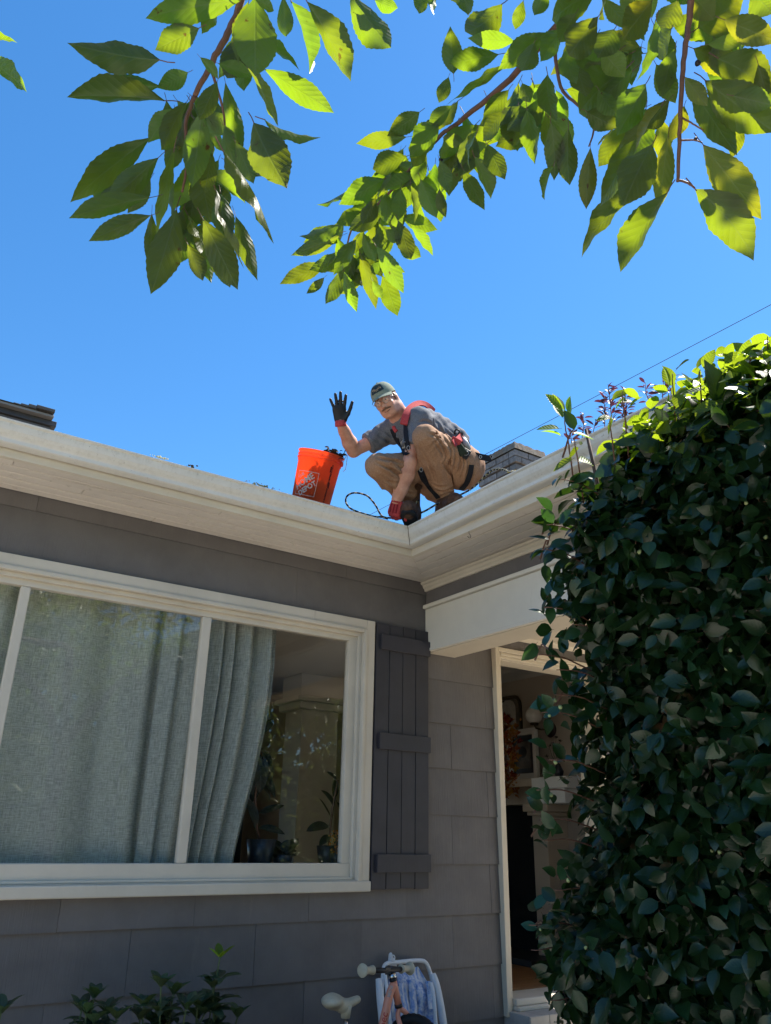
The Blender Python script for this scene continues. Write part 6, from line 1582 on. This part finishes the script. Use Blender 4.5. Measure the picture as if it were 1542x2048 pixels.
# ------------------------------------------------------------------ small bicycle against the wall
def bike():
    peach = plain('peach_frame', (.74, .31, .22), .35, .5, var=.95); creamp = plain('cream_rubber', (.56, .52, .40), .5); blk_ = plain('bar_black', (.02, .02, .024), .45); chrome = plain('chrome', (.7, .7, .7), .2, .5, 1.0)
    Yb = -.42
    def B(u, v, y=Yb): return on_plane(u, v, 1, y)
    hw = B(835, 2130, -.42)
    t = thing('bicycle', 'small peach coloured child bicycle with cream grips and saddle leaning by the wall', 'bicycle', (hw.x, Yb, .012))
    st = Vector((.86, -.30, 0)).normalized(); side = Vector((0.55, .83, 0)).normalized()
    hd0, hd1 = B(787, 1962), B(797, 2010)
    MB().tube([hd0+(hd0-hd1)*.05, hd0, hd1], [.016, .017, .018], 14).obj('head_tube', peach, t, True)
    MB().tube([hd0+(hd0-hd1)*.10, hd0+(hd0-hd1)*.30], .0195, 14).obj('headset', chrome, t, True); MB().tube([hd0+(hd0-hd1)*.02, hd0+(hd0-hd1)*.11], .021, 14).obj('headset_ring', blk_, t, True)
    MB().tube([hd1+(hd0-hd1)*.06, hd1-(hd0-hd1)*.09], .020, 14).obj('headset_ring', blk_, t, True)
    dn = [hd0-(hd0-hd1)*.1, B(779, 1990), B(770, 2030), B(757, 2085), B(745, 2120)]
    MB().tube(spline(dn, 4), [.020]*5+[.0215]*12, 16).obj('down_tube', peach, t, True)
    # lettering along the tube
    ink = plain('red_letter', (.52, .06, .04), .5)
    pA, pB = Vector(dn[1]), Vector(dn[3]); axd = (pA-pB).normalized(); view = (CAM-(pA+pB)/2).normalized(); nrm = (view-axd*view.dot(axd)).normalized(); sidev = nrm.cross(axd)
    def letters(txt, size, at, mat, name):
        cu_ = bpy.data.curves.new(name, 'FONT'); cu_.body = txt; cu_.size = size; cu_.align_x = 'LEFT'; cu_.align_y = 'CENTER'; cu_.offset = .0004
        o = bpy.data.objects.new(name, cu_); COL.objects.link(o); dg = bpy.context.evaluated_depsgraph_get(); dg.update(); me = bpy.data.meshes.new_from_object(o.evaluated_get(dg)); bpy.data.objects.remove(o); bpy.data.curves.remove(cu_)
        for v in me.vertices:
            x, y = v.co.x, v.co.y; ph = y/.0215; v.co = at+axd*x+nrm*(math.cos(ph)*.0222)+sidev*(math.sin(ph)*.0222)
        me.materials.clear(); me.materials.append(mat); q = bpy.data.objects.new(name, me); link(q, t)
    letters('retrospec', .047, pA-axd*.262, ink, 'lettering')
    letters('MINI', .026, pA+axd*-.012, plain('grey_letter', (.45, .42, .42), .5), 'lettering')
    # handlebar and grips
    l_, r_ = B(727, 1941, Yb-.05), B(818, 1937, Yb+.07)
    dirb = (r_-l_).normalized()
    MB().tube([l_+dirb*.04, l_.lerp(r_, .45)+Vector((0, 0, -.004)), r_-dirb*.03], .0125, 12).obj('handlebar', blk_, t, True)
    def grip(p, d):
        MB().lathe([(0, 0), (.030, .0), (.032, .004), (.029, .012), (.017, .016), (.0165, .05), (.0175, .075), (.022, .078), (.022, .084), (.013, .086), (0, .086)], p, 18, d).obj('grip', creamp, t, True)
    grip(l_-dirb*.012, dirb); grip(r_+dirb*.012, -dirb)
    MB().obox(l_.lerp(r_, .52)+Vector((0, 0, -.004)), (dirb, Vector((0, 0, 1)), side), (.024, .018, .018)).obj('stem', blk_, t, bev=.005)
    # saddle
    sp_ = B(690, 2048, Yb); seat = SDF((sp_.x-.2, Yb-.2, sp_.z-.1), (sp_.x+.25, Yb+.2, sp_.z+.25), .006)
    A_, C_, D2 = B(664, 2003), B(685, 2012), B(719, 1999)
    seat.ell(np.array(A_)+np.array([0, 0, .002]), (np.array(st), np.array([.3, .86, 0]), np.array([0, 0, 1])), (.052, .072, .030), .02); seat.chain([(np.array(A_), .030), (np.array(C_), .026), (np.array(D2)-np.array(st)*.012, .019)], .025)
    so_ = seat.obj('saddle', creamp, t, 2)
    MB().lathe([(.0, 0), (.022, 0), (.026, .03), (.03, .055), (0, .055)], B(691, 2036), 14).obj('saddle_clamp', creamp, t, True)
    MB().tube([B(691, 2040), B(697, 2110)], .011, 10).obj('seat_post', chrome, t, True)
    # fork and wheels
    wr = .148; yawv = (st*.72+Vector((0, -.69, 0))).normalized()
    wc = B(828, 2098, -.46); crown_ = B(799, 2016); wn = yawv.cross(Vector((0, 0, 1))).normalized()
    for sgn, mid in ((1, B(815, 2030)), (-1, B(796, 2035))):
        MB().tube(spline([crown_, mid, mid.lerp(wc, .5)+wn*.03*sgn*-1, wc-wn*.035*sgn], 5), .0125, 10).obj('fork_leg', peach, t, True)
    def wheel(c, nrm_):
        u_ = nrm_.cross(Vector((0, 0, 1))).normalized(); v_ = Vector((0, 0, 1))
        w = part('wheel', t)
        mb = MB(); R_, r_2 = wr-.022, .024; n1, n2 = 64, 12
        for i in range(n1):
            a_ = 2*math.pi*i/n1
            for j in range(n2):
                b_ = 2*math.pi*j/n2; kn = .0035 if (i+j) % 2 == 0 and math.cos(b_) > -.2 else 0
                rr_ = R_+(r_2+kn)*math.cos(b_); mb.v.append(tuple(c+(u_*math.cos(a_)+v_*math.sin(a_))*rr_+nrm_*(r_2*math.sin(b_)))); mb.uv.append((0, 0))
        for i in range(n1):
            for j in range(n2): mb.f.append((i*n2+j, ((i+1) % n1)*n2+j, ((i+1) % n1)*n2+(j+1) % n2, i*n2+(j+1) % n2)); mb.mi.append(0)
        mb.obj('tyre', F_SOLE, w, True)
        MB().lathe([(wr-.062, -.014), (wr-.046, -.016), (wr-.044, .016), (wr-.062, .014), (wr-.062, -.014)], c, 40, nrm_).obj('rim', creamp, w, True)
        MB().lathe([(0, -.03), (.018, -.03), (.02, .03), (0, .03)], c, 14, nrm_).obj('hub', creamp, w, True)
        for k in range(5):
            a_ = k*2*math.pi/5; e = u_*math.cos(a_)+v_*math.sin(a_); MB().tube([c+e*.015, c+e*(wr-.055)], .011, 8).obj('spoke', creamp, w, True)
    wheel(wc, wn); rear = wc-Vector((.40, .40, 0)); rear.z = wc.z; wheel(rear, Vector((.33, .94, 0)).normalized())
    bb = Vector(dn[-1]); MB().tube([bb, bb.lerp(rear, .5), rear+Vector((.012, .035, 0))], .012, 10).obj('chain_stay', peach, t, True); MB().tube([B(697, 2110), bb.lerp(rear, .2)], .016, 10).obj('seat_tube', peach, t, True)
bike()

# ------------------------------------------------------------------ folded beach chair leaning on the wall
def chair():
    wm_ = plain('white_enamel', (.72, .74, .78), .35, .5, var=.95)
    def B(u, v, y): return on_plane(u, v, 1, y)
    t = thing('folding_chair', 'folded white framed beach chair with blue patterned cloth leaning behind the bicycle', 'chair', (3.0, -.16, .06))
    yt, yb = -.05, -.20
    fr = [B(768, 2120, yb), B(764, 2000, -.12), B(766, 1950, -.07), B(772, 1928, yt), B(800, 1924, yt), B(838, 1921, yt), B(852, 1926, yt), B(860, 1944, yt), B(864, 1960, -.07), B(882, 2040, -.14), B(893, 2120, yb)]
    MB().tube(spline(fr, 5), .0115, 10).obj('back_frame', wm_, t, True)
    fr2 = [B(876, 2120, yb-.03), B(868, 2000, -.17), B(862, 1966, -.12)]
    MB().tube(spline(fr2, 5), .011, 10).obj('seat_frame', wm_, t, True); MB().tube(spline([B(785, 2120, yb-.03), B(776, 2000, -.16), B(770, 1950, -.11)], 5), .011, 10).obj('seat_frame', wm_, t, True)
    for a in ([(757, 1958, -.12), (760, 1990, -.15), (765, 2040, -.19), (770, 2110, -.23)], [(866, 1948, -.1), (874, 1975, -.13), (884, 2030, -.17), (896, 2110, -.22)]):
        pth = spline([B(*q) for q in a], 4); ws = [.016+.006*math.sin(3.0*i/len(pth)) for i in range(len(pth))]; MB().tube(pth, ws, 10).obj('arm_rest', wm_, t, True)
    # clasp and loop at the top
    MB().prism([B(775, 1930, -.03), B(777, 1908, -.03), B(780, 1904, -.03), B(783, 1914, -.03), B(786, 1918, -.03), B(791, 1932, -.03)], (0, -.02, 0)).obj('bracket', wm_, t, bev=.003)
    c = B(786, 1916, -.06); MB().tube([c+Vector((.012*math.cos(a), 0, .014*math.sin(a))) for a in np.linspace(0, 6.283, 16)], .0035, 6).obj('loop', wm_, t, True)
    # printed cloth, crumpled in folds
    tt = NT('printed_cloth'); v_ = tt.pos((1, 1, 1)); n1 = tt.noise(v_, 30, 6, .75); n2 = tt.noise(v_, 9, 3)
    x = tt.n('ShaderNodeTexWave'); x.inputs['Scale'].default_value = 9; x.inputs['Distortion'].default_value = 9; x.inputs['Detail'].default_value = 3; tt.l(v_, x.inputs[0])
    c1 = tt.ramp(n1, [(.40, (.11, .22, .55)), (.50, (.38, .48, .72)), (.58, (.66, .68, .74))]); c2 = tt.ramp(x.outputs['Fac'], [(.35, (.22, .34, .66)), (.6, (.64, .66, .72))])
    pcl = tt.done(tt.pbsdf(tt.mix(tt.ramp(n2, [(.42, (0, 0, 0)), (.58, (1, 1, 1))]), c1, c2), .8, .2, tt.bump(n1, .2, .004)))
    mb = MB(); nx, ny = 30, 26
    for j in range(ny+1):
        s = j/ny
        for i in range(nx+1):
            q = i/nx; ul = 778-4*s; ur = 836+26*min(1, s*3)-0+14*s; u = ul+(ur-ul)*q; v = 1932+s*150+(6*math.sin(q*3)*(1-s)); y = -.075-.10*s-.012*math.sin(q*17+s*5+math.sin(s*9))*min(1, s*2.5)-.01*math.sin(q*7-s*11)
            mb.v.append(tuple(B(u, v, y))); mb.uv.append((q, s))
    for j in range(ny):
        for i in range(nx): a = j*(nx+1)+i; mb.f.append((a, a+1, a+nx+2, a+nx+1)); mb.mi.append(0)
    o = mb.obj('cloth', pcl, t, True, fix=False); mo_ = o.modifiers.new('thick', 'SOLIDIFY'); mo_.thickness = .003
    for (u0, v0, u1, v1, d_) in ((794, 1966, 812, 2100, .016), (817, 1960, 832, 2100, .02), (852, 1962, 862, 2018, .014)):
        mb = MB()
        for j in range(13):
            s = j/12
            for i in range(7): q = i/6; mb.v.append(tuple(B(u0+(u1-u0)*s*.5+q*15, v0+(v1-v0)*s, -.098-.075*s-d_*math.sin(q*3.14)-.006*math.sin(s*8+q*5)))); mb.uv.append((q, s))
        for j in range(12):
            for i in range(6): a = j*7+i; mb.f.append((a, a+1, a+8, a+7)); mb.mi.append(0)
        mb.obj('cloth_fold', pcl, t, True, fix=False)
    MB().tube([B(790, 1940, -.11), B(797, 1972, -.125)], .003, 6).obj('strap', plain('blue_cord', (.10, .20, .45), .7), t)
chair()
